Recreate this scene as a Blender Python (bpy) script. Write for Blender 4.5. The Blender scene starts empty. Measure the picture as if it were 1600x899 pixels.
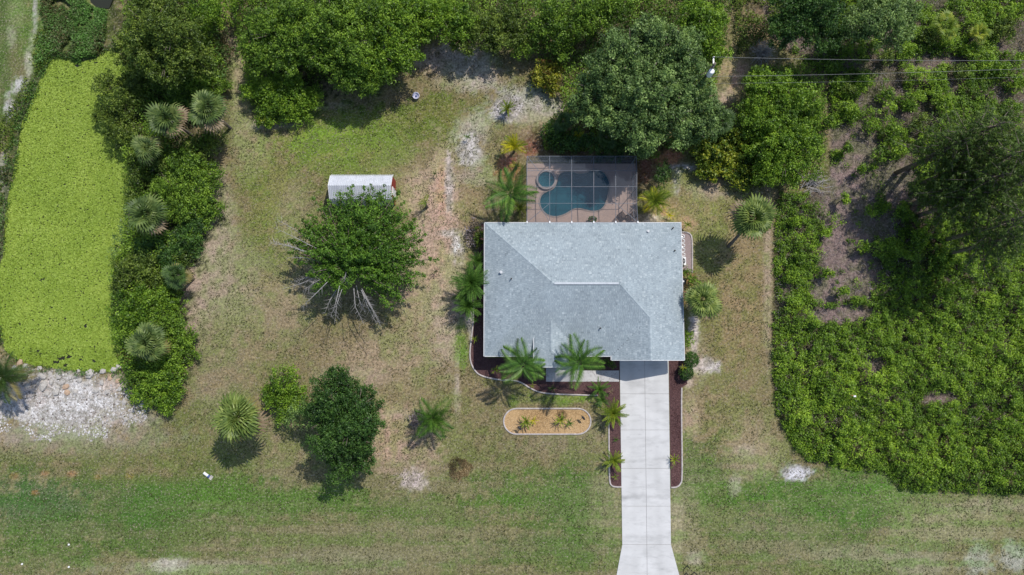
import bpy, bmesh, math, random
import numpy as np
from mathutils import Vector, Matrix, Euler
from math import radians as R, sin, cos, pi

S = bpy.context.scene
COL = S.collection
rng = np.random.default_rng(7)
rnd = random.Random(5)

# ------------------------------------------------------------------ camera
TILT = R(6.0); H = 66.0; W0, H0 = 1600.0, 899.0
FPX = 16.0 * H / cos(TILT)
CAM = Vector((0, -H * math.tan(TILT), H))
cd = bpy.data.cameras.new('camera'); cam = bpy.data.objects.new('camera', cd); COL.objects.link(cam)
cam.location = CAM; cam.rotation_euler = (TILT, 0, 0)
cd.sensor_width = 36; cd.lens = 36 * FPX / W0; cd.clip_end = 3000; cd.clip_start = 0.5
S.camera = cam

# ------------------------------------------------------------------ light
EL, AZ = R(57), R(40)                     # sun height; direction it comes from, clockwise from +Y
w = bpy.data.worlds.new("World"); S.world = w; w.use_nodes = True
nt = w.node_tree
sky = nt.nodes.new('ShaderNodeTexSky'); sky.sky_type = 'NISHITA'; sky.sun_disc = False
sky.sun_elevation = EL; sky.sun_rotation = AZ
bg = nt.nodes['Background']; bg.inputs['Strength'].default_value = 0.15
nt.links.new(sky.outputs[0], bg.inputs['Color'])
sd = bpy.data.lights.new('sun', 'SUN'); sun = bpy.data.objects.new('sun', sd); COL.objects.link(sun)
sd.energy = 3.85; sd.angle = R(0.5); sd.color = (1.0, 0.955, 0.9)
sv = Vector((sin(AZ) * cos(EL), cos(AZ) * cos(EL), sin(EL)))
sun.rotation_euler = sv.to_track_quat('Z', 'Y').to_euler(); sun.location = sv * 100
S.view_settings.view_transform = 'Standard'; S.view_settings.look = 'None'
S.view_settings.exposure = 0.0; S.view_settings.gamma = 1.0
try: S.view_settings.use_curve_mapping = False
except Exception: pass
S.render.engine = 'CYCLES'

# ------------------------------------------------------------------ photo pixel <-> place at a real height
def G(px, py, h=0.0):
    dx = (px - W0 / 2) / FPX; dy = -(py - H0 / 2) / FPX
    # camera axes: right (1,0,0); up (0,cos,sin); forward (0, sin, -cos)
    d = Vector((dx, dy * cos(TILT) + sin(TILT), dy * sin(TILT) - cos(TILT)))
    t = (h - CAM.z) / d.z
    return CAM + d * t
def P(X, Y, Z=0.0):
    x = X - CAM.x; y = Y - CAM.y; z = Z - CAM.z
    u = y * cos(TILT) + z * sin(TILT); f = y * sin(TILT) - z * cos(TILT)
    return W0 / 2 + FPX * x / f, H0 / 2 - FPX * u / f
def lin(c):
    return tuple(((v / 255) / 12.92 if v <= 10 else (((v / 255) + .055) / 1.055) ** 2.4) for v in c)
GAIN = 1.4
def alb(c, k=1.0): return tuple(min(.9, v / GAIN * k) for v in lin(c))

# ------------------------------------------------------------------ numpy noise
def vnoise(x, y, seed):
    r = np.random.default_rng(seed); T = r.random((256, 256))
    xi = np.floor(x).astype(int); yi = np.floor(y).astype(int)
    fx = x - xi; fy = y - yi; fx = fx * fx * (3 - 2 * fx); fy = fy * fy * (3 - 2 * fy)
    a = T[xi & 255, yi & 255]; b = T[(xi + 1) & 255, yi & 255]; c = T[xi & 255, (yi + 1) & 255]; d = T[(xi + 1) & 255, (yi + 1) & 255]
    return (a * (1 - fx) + b * fx) * (1 - fy) + (c * (1 - fx) + d * fx) * fy
def fbm(x, y, seed, o=4):
    x = np.asarray(x, float); y = np.asarray(y, float); s = 0; a = .5; t = 0
    for k in range(o):
        s = s + a * vnoise(x * 2 ** k + 17.3 * k, y * 2 ** k + 5.1 * k, seed + k); t += a; a *= .55
    return s / t
def sstep(a, b, x):
    t = np.clip((x - a) / (b - a), 0, 1); return t * t * (3 - 2 * t)
def inpoly(px, py, poly):
    px = np.asarray(px, float); py = np.asarray(py, float); r = np.zeros(px.shape, bool); n = len(poly)
    for i in range(n):
        x1, y1 = poly[i]; x2, y2 = poly[(i + 1) % n]
        if y1 == y2: continue
        c = ((y1 > py) != (y2 > py)) & (px < (x2 - x1) * (py - y1) / (y2 - y1) + x1); r ^= c
    return r
def polydist(px, py, poly):
    d = np.full(np.shape(px), 1e9); n = len(poly)
    for i in range(n):
        x1, y1 = poly[i]; x2, y2 = poly[(i + 1) % n]; vx, vy = x2 - x1, y2 - y1; L = vx * vx + vy * vy + 1e-9
        t = np.clip(((px - x1) * vx + (py - y1) * vy) / L, 0, 1)
        d = np.minimum(d, np.hypot(px - x1 - t * vx, py - y1 - t * vy))
    return d

# ------------------------------------------------------------------ materials
def new_mat(name):
    m = bpy.data.materials.new(name); m.use_nodes = True; return m, m.node_tree, m.node_tree.nodes['Principled BSDF']
def mat(name, c1, c2=None, scale=8, rough=.7, bump=0.0, metal=0, detail=5, lo=.35, hi=.65, bscale=None, bdist=.02, spec=.3, alpha=1):
    m, t, b = new_mat(name); n = t.nodes; l = t.links
    b.inputs['Roughness'].default_value = rough; b.inputs['Metallic'].default_value = metal
    b.inputs['Specular IOR Level'].default_value = spec; b.inputs['Alpha'].default_value = alpha
    tc = n.new('ShaderNodeTexCoord')
    no = n.new('ShaderNodeTexNoise'); no.inputs['Scale'].default_value = scale; no.inputs['Detail'].default_value = detail
    l.new(tc.outputs['Object'], no.inputs['Vector'])
    cr = n.new('ShaderNodeValToRGB'); cr.color_ramp.elements[0].position = lo; cr.color_ramp.elements[1].position = hi
    c2 = c2 or tuple(v * .8 for v in c1)
    cr.color_ramp.elements[0].color = (*c2, 1); cr.color_ramp.elements[1].color = (*c1, 1)
    l.new(no.outputs['Fac'], cr.inputs[0]); l.new(cr.outputs[0], b.inputs['Base Color'])
    if bump:
        nb = n.new('ShaderNodeTexNoise'); nb.inputs['Scale'].default_value = bscale or scale * 3; nb.inputs['Detail'].default_value = 6
        l.new(tc.outputs['Object'], nb.inputs['Vector'])
        bp = n.new('ShaderNodeBump'); bp.inputs['Strength'].default_value = bump; bp.inputs['Distance'].default_value = bdist
        l.new(nb.outputs['Fac'], bp.inputs['Height']); l.new(bp.outputs[0], b.inputs['Normal'])
    return m
def leaf_mat(name, dark, mid, light, trans=.3, rough=.5, spec=.35, orand=.0):
    """tint attribute 0..1 picks the leaf's own colour"""
    m, t, b = new_mat(name); n = t.nodes; l = t.links
    at = n.new('ShaderNodeAttribute'); at.attribute_name = 'tint'
    cr = n.new('ShaderNodeValToRGB'); e = cr.color_ramp.elements
    e[0].position = 0.0; e[0].color = (*dark, 1); e[1].position = 1.0; e[1].color = (*light, 1)
    k = e.new(.5); k.color = (*mid, 1)
    src = at.outputs['Fac']
    if orand:
        oi = n.new('ShaderNodeObjectInfo'); ma = n.new('ShaderNodeMath'); ma.operation = 'MULTIPLY_ADD'
        ma.inputs[1].default_value = orand; l.new(oi.outputs['Random'], ma.inputs[0]); 
        sb = n.new('ShaderNodeMath'); sb.operation = 'SUBTRACT'; sb.inputs[1].default_value = orand / 2
        l.new(src, ma.inputs[2]); l.new(ma.outputs[0], sb.inputs[0]); src = sb.outputs[0]
    l.new(src, cr.inputs[0]); l.new(cr.outputs[0], b.inputs['Base Color'])
    b.inputs['Roughness'].default_value = rough; b.inputs['Specular IOR Level'].default_value = spec
    tr = n.new('ShaderNodeBsdfTranslucent'); mx = n.new('ShaderNodeMixShader'); mx.inputs[0].default_value = trans
    hs = n.new('ShaderNodeHueSaturation'); hs.inputs['Value'].default_value = 1.3; hs.inputs['Hue'].default_value = .49
    l.new(cr.outputs[0], hs.inputs['Color']); l.new(hs.outputs[0], tr.inputs['Color'])
    out = n['Material Output']
    l.new(b.outputs[0], mx.inputs[1]); l.new(tr.outputs[0], mx.inputs[2]); l.new(mx.outputs[0], out.inputs['Surface'])
    return m
M = {}
# leaf colours (albedo)
M['deep']   = leaf_mat('deep_green_leaves', (0.0156,0.0432,0.0088), (0.0468,0.1140,0.0198), (0.1105,0.2160,0.0385))
M['mid']    = leaf_mat('green_leaves', (0.0370,0.0791,0.0101), (0.1155,0.2174,0.0202), (0.2695,0.4216,0.0443))
M['bright'] = leaf_mat('fresh_green_leaves', (0.0376,0.0881,0.0079), (0.1286,0.2462,0.0185), (0.2979,0.4536,0.0396))
M['olive']  = leaf_mat('olive_leaves', (0.0322,0.0575,0.0088), (0.1035,0.1667,0.0220), (0.2415,0.3220,0.0495))
M['blue']   = leaf_mat('grey_green_leaves', (0.0478,0.0878,0.0269), (0.1451,0.2416,0.0651), (0.3071,0.4392,0.1234))
M['yellow'] = leaf_mat('yellow_green_leaves', (.04,.08,.010), (.135,.215,.018), (.38,.40,.03))
M['vine']   = leaf_mat('vine_leaves', (0.0411,0.0887,0.0092), (0.1543,0.2813,0.0198), (0.3498,0.5115,0.0398))
M['pine']   = leaf_mat('pine_needles', (0.0240,0.0432,0.0110), (0.0780,0.1380,0.0220), (0.1800,0.2640,0.0396))
M['red']    = leaf_mat('reddish_leaves', (0.0650,0.0390,0.0195), (0.1820,0.1105,0.0390), (0.2080,0.2600,0.0390))
M['croton'] = leaf_mat('croton_leaves', (.16,.07,.02), (.16,.22,.02), (.46,.44,.04))
M['marsh']  = leaf_mat('marsh_plants', (0.1500,0.0975,0.0413), (0.0900,0.1425,0.0363), (0.1275,0.2775,0.0495))
M['duck']   = leaf_mat('floating_duckweed', (.175,.262,.026), (.245,.348,.040), (.315,.405,.062), trans=.1, rough=.6)
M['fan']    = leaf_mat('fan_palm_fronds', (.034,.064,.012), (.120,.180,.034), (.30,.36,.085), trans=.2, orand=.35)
M['fanmix'] = leaf_mat('darker_hedge_palm_fronds', (.024,.050,.012), (.086,.138,.032), (.23,.29,.08), trans=.2, orand=.5)  # darker frond tone that blends the palms into the hedge
M['fanold'] = leaf_mat('yellowing_palm_fronds', (.10,.09,.03), (.20,.17,.05), (.30,.26,.09), trans=.2, orand=.3)
M['fandead'] = leaf_mat('dead_brown_fronds', (.10,.07,.04), (.22,.16,.09), (.34,.27,.17), trans=.1)
M['feather']= leaf_mat('feather_palm_fronds', (.022,.062,.010), (.066,.155,.020), (.16,.29,.038), trans=.25, orand=.4)
M['lime']   = leaf_mat('lime_palm_fronds', (.06,.11,.012), (.16,.24,.022), (.36,.38,.035), trans=.25, orand=.4)
M['gold']   = leaf_mat('golden_palm_fronds', (.14,.20,.010), (.40,.41,.018), (.68,.60,.03), trans=.25, orand=.5)
M['darkp']  = leaf_mat('dark_palm_fronds', (.020,.042,.012), (.045,.090,.020), (.10,.17,.035), trans=.2, orand=.3)
M['drygrass'] = leaf_mat('dry_grass_blades', (.14,.10,.05), (.30,.22,.11), (.46,.37,.22), trans=.2)
M['straw']  = leaf_mat('lawn_blades', (.040,.048,.016), (.120,.122,.050), (.31,.285,.19), trans=.2, rough=.8, spec=.1)
M['brush']  = leaf_mat('dry_purple_brush', (.100,.078,.078), (.225,.190,.190), (.38,.33,.33), trans=.05, rough=.9, spec=.1)
M['bark']   = mat('grey_bark', (.20,.165,.13), (.09,.07,.055), scale=6, bump=.6)
M['deadwood'] = mat('bleached_dead_wood', (.42,.40,.38), (.26,.24,.23), scale=5, rough=.9)
M['palmbark'] = mat('palm_bark', (.19,.165,.14), (.10,.085,.07), scale=9, bump=.5)
M['concrete'] = mat('driveway_concrete', (.57,.565,.55), (.50,.495,.48), scale=.55, rough=.85, bump=.15, bscale=60, detail=9, bdist=.004)
def stained():
    m = M['concrete']; t = m.node_tree; n = t.nodes; l = t.links; b = n['Principled BSDF']; src = b.inputs['Base Color'].links[0].from_socket
    tc = n.new('ShaderNodeTexCoord'); mp = n.new('ShaderNodeMapping'); mp.inputs['Scale'].default_value = (.5, 1.6, 1); l.new(tc.outputs['Object'], mp.inputs[0])
    for sc_, lo, hi, dk in ((.7, .50, .72, .76), (2.2, .57, .75, .78)):
        no = n.new('ShaderNodeTexNoise'); no.inputs['Scale'].default_value = sc_; no.inputs['Detail'].default_value = 9; no.inputs['Roughness'].default_value = .65; l.new(mp.outputs[0], no.inputs['Vector'])
        mr = n.new('ShaderNodeMapRange'); mr.inputs[1].default_value = lo; mr.inputs[2].default_value = hi; mr.inputs[3].default_value = 1; mr.inputs[4].default_value = dk; l.new(no.outputs['Fac'], mr.inputs[0])
        vm = n.new('ShaderNodeVectorMath'); vm.operation = 'SCALE'; l.new(src, vm.inputs[0]); l.new(mr.outputs[0], vm.inputs['Scale']); src = vm.outputs[0]
    # one dirty run-off band across the lower slabs and two faint wheel tracks
    sp = n.new('ShaderNodeSeparateXYZ'); l.new(tc.outputs['Object'], sp.inputs[0]); no = n.new('ShaderNodeTexNoise'); no.inputs['Scale'].default_value = .9; no.inputs['Detail'].default_value = 6; l.new(tc.outputs['Object'], no.inputs['Vector'])
    def band(sock, c, w_, amt, wob):
        global _x
        a = n.new('ShaderNodeMath'); a.operation = 'MULTIPLY_ADD'; l.new(no.outputs['Fac'], a.inputs[0]); a.inputs[1].default_value = wob; l.new(sock, a.inputs[2])
        d = n.new('ShaderNodeMath'); d.operation = 'SUBTRACT'; l.new(a.outputs[0], d.inputs[0]); d.inputs[1].default_value = c + wob * .5
        e = n.new('ShaderNodeMath'); e.operation = 'ABSOLUTE'; l.new(d.outputs[0], e.inputs[0])
        mr = n.new('ShaderNodeMapRange'); mr.interpolation_type = 'SMOOTHSTEP'; mr.inputs[1].default_value = 0; mr.inputs[2].default_value = w_; mr.inputs[3].default_value = 1 - amt; mr.inputs[4].default_value = 1; l.new(e.outputs[0], mr.inputs[0]); return mr.outputs[0]
    for f in (band(sp.outputs['Y'], G(1008, 776).y, .35, .16, 1.2), band(sp.outputs['X'], G(990, 760).x, .55, .045, .6), band(sp.outputs['X'], G(1028, 760).x, .55, .045, .6)):
        vm = n.new('ShaderNodeVectorMath'); vm.operation = 'SCALE'; l.new(src, vm.inputs[0]); l.new(f, vm.inputs['Scale']); src = vm.outputs[0]
    l.new(src, b.inputs['Base Color'])
stained()
M['walk']   = mat('walk_concrete', (.50,.49,.475), (.41,.40,.39), scale=1.2, rough=.85, bump=.15, bscale=50, bdist=.004)
M['edging'] = mat('white_concrete_edging', (.50,.45,.42), (.36,.32,.30), scale=4, rough=.85, bump=.2)
M['mulch']  = mat('red_brown_mulch', (.135,.072,.068), (.050,.026,.026), scale=13, rough=.95, bump=1.0, bscale=24, bdist=.05)
M['islsand'] = mat('orange_sand_gravel', (.52,.36,.18), (.40,.26,.13), scale=9, rough=.95, bump=.5, bscale=40)
M['stucco'] = mat('beige_stucco', (.55,.50,.42), (.49,.44,.36), scale=3, rough=.9, bump=.2, bscale=60)
M['white']  = mat('white_painted_metal', (.78,.78,.77), (.68,.68,.67), scale=3, rough=.45)
M['glass']  = mat('window_glass', (.03,.04,.045), rough=.06, spec=.6)
M['deckroof'] = mat('roof_underlay', (.13,.15,.16), rough=.95)
M['dark']   = mat('dark_metal', (.035,.035,.037), rough=.5)
M['grey']   = mat('galvanised_metal', (.42,.43,.44), (.33,.34,.35), scale=8, rough=.4, metal=.3)
M['alu']    = mat('cage_aluminium', (.17,.185,.21), (.12,.135,.16), scale=4, rough=.45)
M['redwall'] = mat('barn_red_siding', (.30,.040,.032), (.22,.03,.026), scale=4, rough=.7)
M['brownplas'] = mat('brown_chair_weave', (.085,.055,.045), rough=.7)
M['rock']   = mat('pale_limestone', (.50,.475,.44), (.32,.295,.26), scale=5, rough=.9, bump=.6)
M['rocktan'] = mat('tan_limestone', (.50,.36,.25), (.36,.25,.17), scale=5, rough=.9, bump=.6)
M['ceramic'] = mat('lavender_glazed_bowl', (.55,.54,.62), (.42,.42,.52), scale=6, rough=.25)
M['wood']   = mat('weathered_pole_wood', (.22,.18,.14), (.12,.10,.08), scale=7, rough=.9)
M['wire']   = mat('power_line_metal', (.26,.26,.25), rough=.5)
M['orange'] = mat('orange_plastic', (.75,.16,.03), rough=.5)
M['blue_cap'] = mat('blue_plastic', (.07,.12,.30), rough=.5)
M['terra']  = mat('terracotta', (.35,.15,.09), rough=.8)
M['plaster'] = mat('pool_plaster', (.07,.30,.36), (.03,.15,.19), scale=.8, rough=.7)

def tint_mat(name, cols, rough=.9, bump=0.0, bscale=40, spec=.2, bdist=.01, fine=None):
    m, t, b = new_mat(name); n = t.nodes; l = t.links
    at = n.new('ShaderNodeAttribute'); at.attribute_name = 'tint'
    cr = n.new('ShaderNodeValToRGB'); e = cr.color_ramp.elements
    while len(e) < len(cols): e.new(.5)
    for i, c in enumerate(cols): e[i].position = i / (len(cols) - 1); e[i].color = (*c, 1)
    l.new(at.outputs['Fac'], cr.inputs[0]); src = cr.outputs[0]
    if fine:
        tc = n.new('ShaderNodeTexCoord'); no = n.new('ShaderNodeTexNoise'); no.inputs['Scale'].default_value = fine[0]; no.inputs['Detail'].default_value = 6
        l.new(tc.outputs['Object'], no.inputs['Vector'])
        mr = n.new('ShaderNodeMapRange'); mr.inputs[1].default_value = .3; mr.inputs[2].default_value = .7; mr.inputs[3].default_value = 1 - fine[1]; mr.inputs[4].default_value = 1 + fine[1]
        l.new(no.outputs['Fac'], mr.inputs[0])
        vm = n.new('ShaderNodeVectorMath'); vm.operation = 'SCALE'; l.new(src, vm.inputs[0]); l.new(mr.outputs[0], vm.inputs['Scale']); src = vm.outputs[0]
    l.new(src, b.inputs['Base Color']); b.inputs['Roughness'].default_value = rough; b.inputs['Specular IOR Level'].default_value = spec
    return m
M['shingle'] = tint_mat('blue_grey_shingles', [(.225,.268,.290), (.285,.335,.360), (.325,.378,.402), (.415,.468,.485)], fine=(.6, .08))
M['gravel'] = tint_mat('mixed_gravel', [(.12,.10,.09), (.28,.26,.235), (.42,.40,.385), (.56,.55,.54)])

def pavers():
    m, t, b = new_mat('tan_deck_pavers'); n = t.nodes; l = t.links
    tc = n.new('ShaderNodeTexCoord'); br = n.new('ShaderNodeTexBrick')
    br.inputs['Scale'].default_value = 3.2; br.inputs['Color1'].default_value = (.56,.40,.325,1); br.inputs['Color2'].default_value = (.47,.345,.285,1)
    br.inputs['Mortar'].default_value = (.34,.27,.23,1); br.inputs['Mortar Size'].default_value = .012
    l.new(tc.outputs['Object'], br.inputs['Vector'])
    no = n.new('ShaderNodeTexNoise'); no.inputs['Scale'].default_value = .9; no.inputs['Detail'].default_value = 7; l.new(tc.outputs['Object'], no.inputs['Vector'])
    mr = n.new('ShaderNodeMapRange'); mr.inputs[3].default_value = .8; mr.inputs[4].default_value = 1.15; l.new(no.outputs['Fac'], mr.inputs[0])
    vm = n.new('ShaderNodeVectorMath'); vm.operation = 'SCALE'; l.new(br.outputs['Color'], vm.inputs[0]); l.new(mr.outputs[0], vm.inputs['Scale'])
    l.new(vm.outputs[0], b.inputs['Base Color']); b.inputs['Roughness'].default_value = .85
    return m
M['pavers'] = pavers()
def water(name, col, alpha, rough, bstr, scale):
    m, t, b = new_mat(name); n = t.nodes; l = t.links
    b.inputs['Base Color'].default_value = (*col, 1); b.inputs['Roughness'].default_value = rough; b.inputs['Alpha'].default_value = alpha
    b.inputs['IOR'].default_value = 1.33; b.inputs['Specular IOR Level'].default_value = .5
    tc = n.new('ShaderNodeTexCoord'); no = n.new('ShaderNodeTexNoise'); no.inputs['Scale'].default_value = scale; no.inputs['Detail'].default_value = 3
    l.new(tc.outputs['Object'], no.inputs['Vector']); bp = n.new('ShaderNodeBump'); bp.inputs['Strength'].default_value = bstr; bp.inputs['Distance'].default_value = .05
    l.new(no.outputs['Fac'], bp.inputs['Height']); l.new(bp.outputs[0], b.inputs['Normal']); return m
M['poolwater'] = water('pool_water', (.020,.120,.160), .60, .04, .25, 3)
M['pondwater'] = water('dark_pond_water', (.030,.032,.022), 1, .05, .2, 1.5)
def screen():
    m, t, b = new_mat('insect_screen'); n = t.nodes; l = t.links
    b.inputs['Base Color'].default_value = (.055,.075,.10,1); b.inputs['Roughness'].default_value = .8; b.inputs['Alpha'].default_value = .27; return m
M['screen'] = screen()

# ------------------------------------------------------------------ object helpers
def tag(o, label=None, cat=None, group=None, kind=None):
    if label: o['label'] = label
    if cat: o['category'] = cat
    if group: o['group'] = group
    if kind: o['kind'] = kind
    return o
def thing(name, loc, label, cat, group=None, rz=0):
    o = bpy.data.objects.new(name, None); COL.objects.link(o); o.location = loc; o.rotation_euler = (0, 0, rz)
    o.empty_display_size = .3
    return tag(o, label, cat, group)
def link(name, me, parent=None, m=None, loc=(0, 0, 0), rot=(0, 0, 0), sc=(1, 1, 1)):
    o = bpy.data.objects.new(name, me); COL.objects.link(o)
    if m is not None and not me.materials: me.materials.append(m)
    o.parent = parent; o.location = loc; o.rotation_euler = rot; o.scale = sc
    return o
class MB:
    def __init__(s): s.v = []; s.f = []; s.t = []
    def add(s, vs, fs, tint=.5):
        k = len(s.v); s.v += [tuple(v) for v in vs]; s.f += [tuple(i + k for i in f) for f in fs]; s.t += [tint] * len(vs); return s
    def box(s, x0, x1, y0, y1, z0, z1, tint=.5, bev=0):
        return s.add([(x0,y0,z0),(x1,y0,z0),(x1,y1,z0),(x0,y1,z0),(x0,y0,z1),(x1,y0,z1),(x1,y1,z1),(x0,y1,z1)],
              [(0,3,2,1),(4,5,6,7),(0,1,5,4),(1,2,6,5),(2,3,7,6),(3,0,4,7)], tint)
    def beam(s, a, b, wd, ht, tint=.5):
        a = Vector(a); b = Vector(b); d = (b - a).normalized(); up = Vector((0, 0, 1))
        if abs(d.z) > .95: up = Vector((0, 1, 0))
        r = d.cross(up).normalized() * wd / 2; u = r.cross(d).normalized() * ht / 2
        vs = [a - r - u, a + r - u, a + r + u, a - r + u, b - r - u, b + r - u, b + r + u, b - r + u]
        return s.add(vs, [(0,1,2,3),(7,6,5,4),(0,4,5,1),(1,5,6,2),(2,6,7,3),(3,7,4,0)], tint)
    def tube(s, pts, rads, n=6, tint=.5, cap=True):
        pts = [Vector(p) for p in pts]; vs = []; fs = []
        for i, p in enumerate(pts):
            d = (pts[min(i + 1, len(pts) - 1)] - pts[max(i - 1, 0)]).normalized()
            up = Vector((0, 0, 1)) if abs(d.z) < .9 else Vector((1, 0, 0))
            a = d.cross(up).normalized(); b = d.cross(a).normalized()
            for k in range(n):
                t = 2 * pi * k / n; vs.append(p + (a * cos(t) + b * sin(t)) * rads[i])
        for i in range(len(pts) - 1):
            for k in range(n):
                fs.append((i*n+k, i*n+(k+1)%n, (i+1)*n+(k+1)%n, (i+1)*n+k))
        if cap: fs.append(tuple(range(n))[::-1]); fs.append(tuple((len(pts)-1)*n+k for k in range(n)))
        return s.add(vs, fs, tint)
    def lathe(s, prof, n=16, c=(0,0,0), tint=.5):
        vs = []; fs = []
        for (r, z) in prof:
            for k in range(n): vs.append((c[0] + r*cos(2*pi*k/n), c[1] + r*sin(2*pi*k/n), c[2] + z))
        for i in range(len(prof)-1):
            for k in range(n): fs.append((i*n+k, i*n+(k+1)%n, (i+1)*n+(k+1)%n, (i+1)*n+k))
        return s.add(vs, fs, tint)
    def prism(s, poly, z0, z1, tint=.5):
        n = len(poly); a = sum(poly[i][0]*poly[(i+1)%n][1]-poly[(i+1)%n][0]*poly[i][1] for i in range(n))
        if a < 0: poly = poly[::-1]
        vs = [(x, y, z0) for x, y in poly] + [(x, y, z1) for x, y in poly]
        fs = [tuple(range(n))[::-1], tuple(n+i for i in range(n))] + [(i,(i+1)%n,n+(i+1)%n,n+i) for i in range(n)]
        return s.add(vs, fs, tint)
    def mesh(s, name, smooth=False):
        me = bpy.data.meshes.new(name); me.from_pydata(s.v, [], s.f); me.update()
        a = me.attributes.new('tint', 'FLOAT', 'POINT'); a.data.foreach_set('value', s.t)
        if smooth: me.polygons.foreach_set('use_smooth', [True] * len(me.polygons))
        return me
    def obj(s, name, m, parent=None, smooth=False, loc=(0,0,0)):
        me = s.mesh(name, smooth); me.materials.append(m); return link(name, me, parent, loc=loc)
def quads(name, V, tint):
    """V: (N,4,3) quads, tint: (N,)"""
    N = len(V); me = bpy.data.meshes.new(name)
    me.vertices.add(N * 4); me.vertices.foreach_set('co', np.ascontiguousarray(V, dtype=np.float32).ravel())
    me.loops.add(N * 4); me.loops.foreach_set('vertex_index', np.arange(N * 4, dtype=np.int32))
    me.polygons.add(N); me.polygons.foreach_set('loop_start', np.arange(0, N * 4, 4, dtype=np.int32))
    try: me.polygons.foreach_set('loop_total', np.full(N, 4, dtype=np.int32))
    except Exception: pass
    me.update(calc_edges=True)
    a = me.attributes.new('tint', 'FLOAT', 'POINT'); a.data.foreach_set('value', np.repeat(np.clip(tint, 0, 1), 4).astype(np.float32))
    return me
def leaves(name, C, N, size, tint, asp=.5):
    n = len(C); N = N / (np.linalg.norm(N, axis=1, keepdims=True) + 1e-9)
    r = rng.normal(size=(n, 3)); T = np.cross(N, r); T /= (np.linalg.norm(T, axis=1, keepdims=True) + 1e-9); B = np.cross(N, T)
    s = np.broadcast_to(np.asarray(size, float), (n,)) [:, None] * (.7 + .6 * rng.random((n, 1)))
    bend = N * s * .18
    V = np.stack([C - T * s * .5 - bend, C + B * s * asp * .5, C + T * s * .5 - bend, C - B * s * asp * .5], axis=1)
    return quads(name, V, tint)
def unit(n): 
    v = rng.normal(size=(n, 3)); return v / np.linalg.norm(v, axis=1, keepdims=True)

# ------------------------------------------------------------------ GROUND
POND = [(85,86),(104,88),(120,95),(148,88),(160,76),(186,80),(200,105),(205,160),(210,220),(205,280),(205,330),(200,390),(182,410),(178,470),(180,510),(196,540),(194,570),(172,583),(130,582),(80,577),(50,573),(20,562),(3,548),(-8,500),(-10,430),(0,400),(4,330),(20,250),(30,190),(48,150),(62,115),(76,92)]
POND2 = [(128,-60),(182,-60),(178,-5),(170,14),(150,12),(138,2)]
FIELD = [(1214,298),(1252,300),(1290,292),(1296,250),(1292,120),(1200,60),(1170,-60),(1700,-60),(1700,776),(1600,773),(1500,772),(1440,770),(1402,766),(1385,742),(1330,737),(1262,722),(1232,695),(1210,645),(1204,560),(1206,470),(1207,380)]
BARE = [(1325,350,40,45,1),(1345,235,26,45,1),(1330,290,50,40,1),(1395,285,30,40,.9),(1305,400,22,35,.9),(1340,425,30,26,1),(1295,455,26,22,1),(1312,492,42,14,1),(1330,455,40,10,.7),(1385,350,16,30,.7),(1300,320,18,30,.9),(1440,330,20,16,.7),(1415,180,30,10,.7),(1345,165,14,14,.6),(1460,95,40,8,.7),(1375,120,16,10,.6),(1375,440,14,20,.6),(1310,215,18,24,.8),(1440,105,30,10,.8),(1330,100,25,12,.6),(1400,150,22,12,.6),(1420,215,14,20,.6),(1280,285,30,16,.9),(1365,570,14,12,.7),(1345,605,14,8,.5),(1500,540,16,10,.5),(1470,620,26,8,.7),(1560,60,35,12,.5),(1580,80,20,10,.7),(1228,455,10,12,.6),(1480,440,14,7,.5),(1240,20,60,60,.7),(1145,30,30,35,.7),(1590,320,14,20,.4)]
def sc(c): return c
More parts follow.
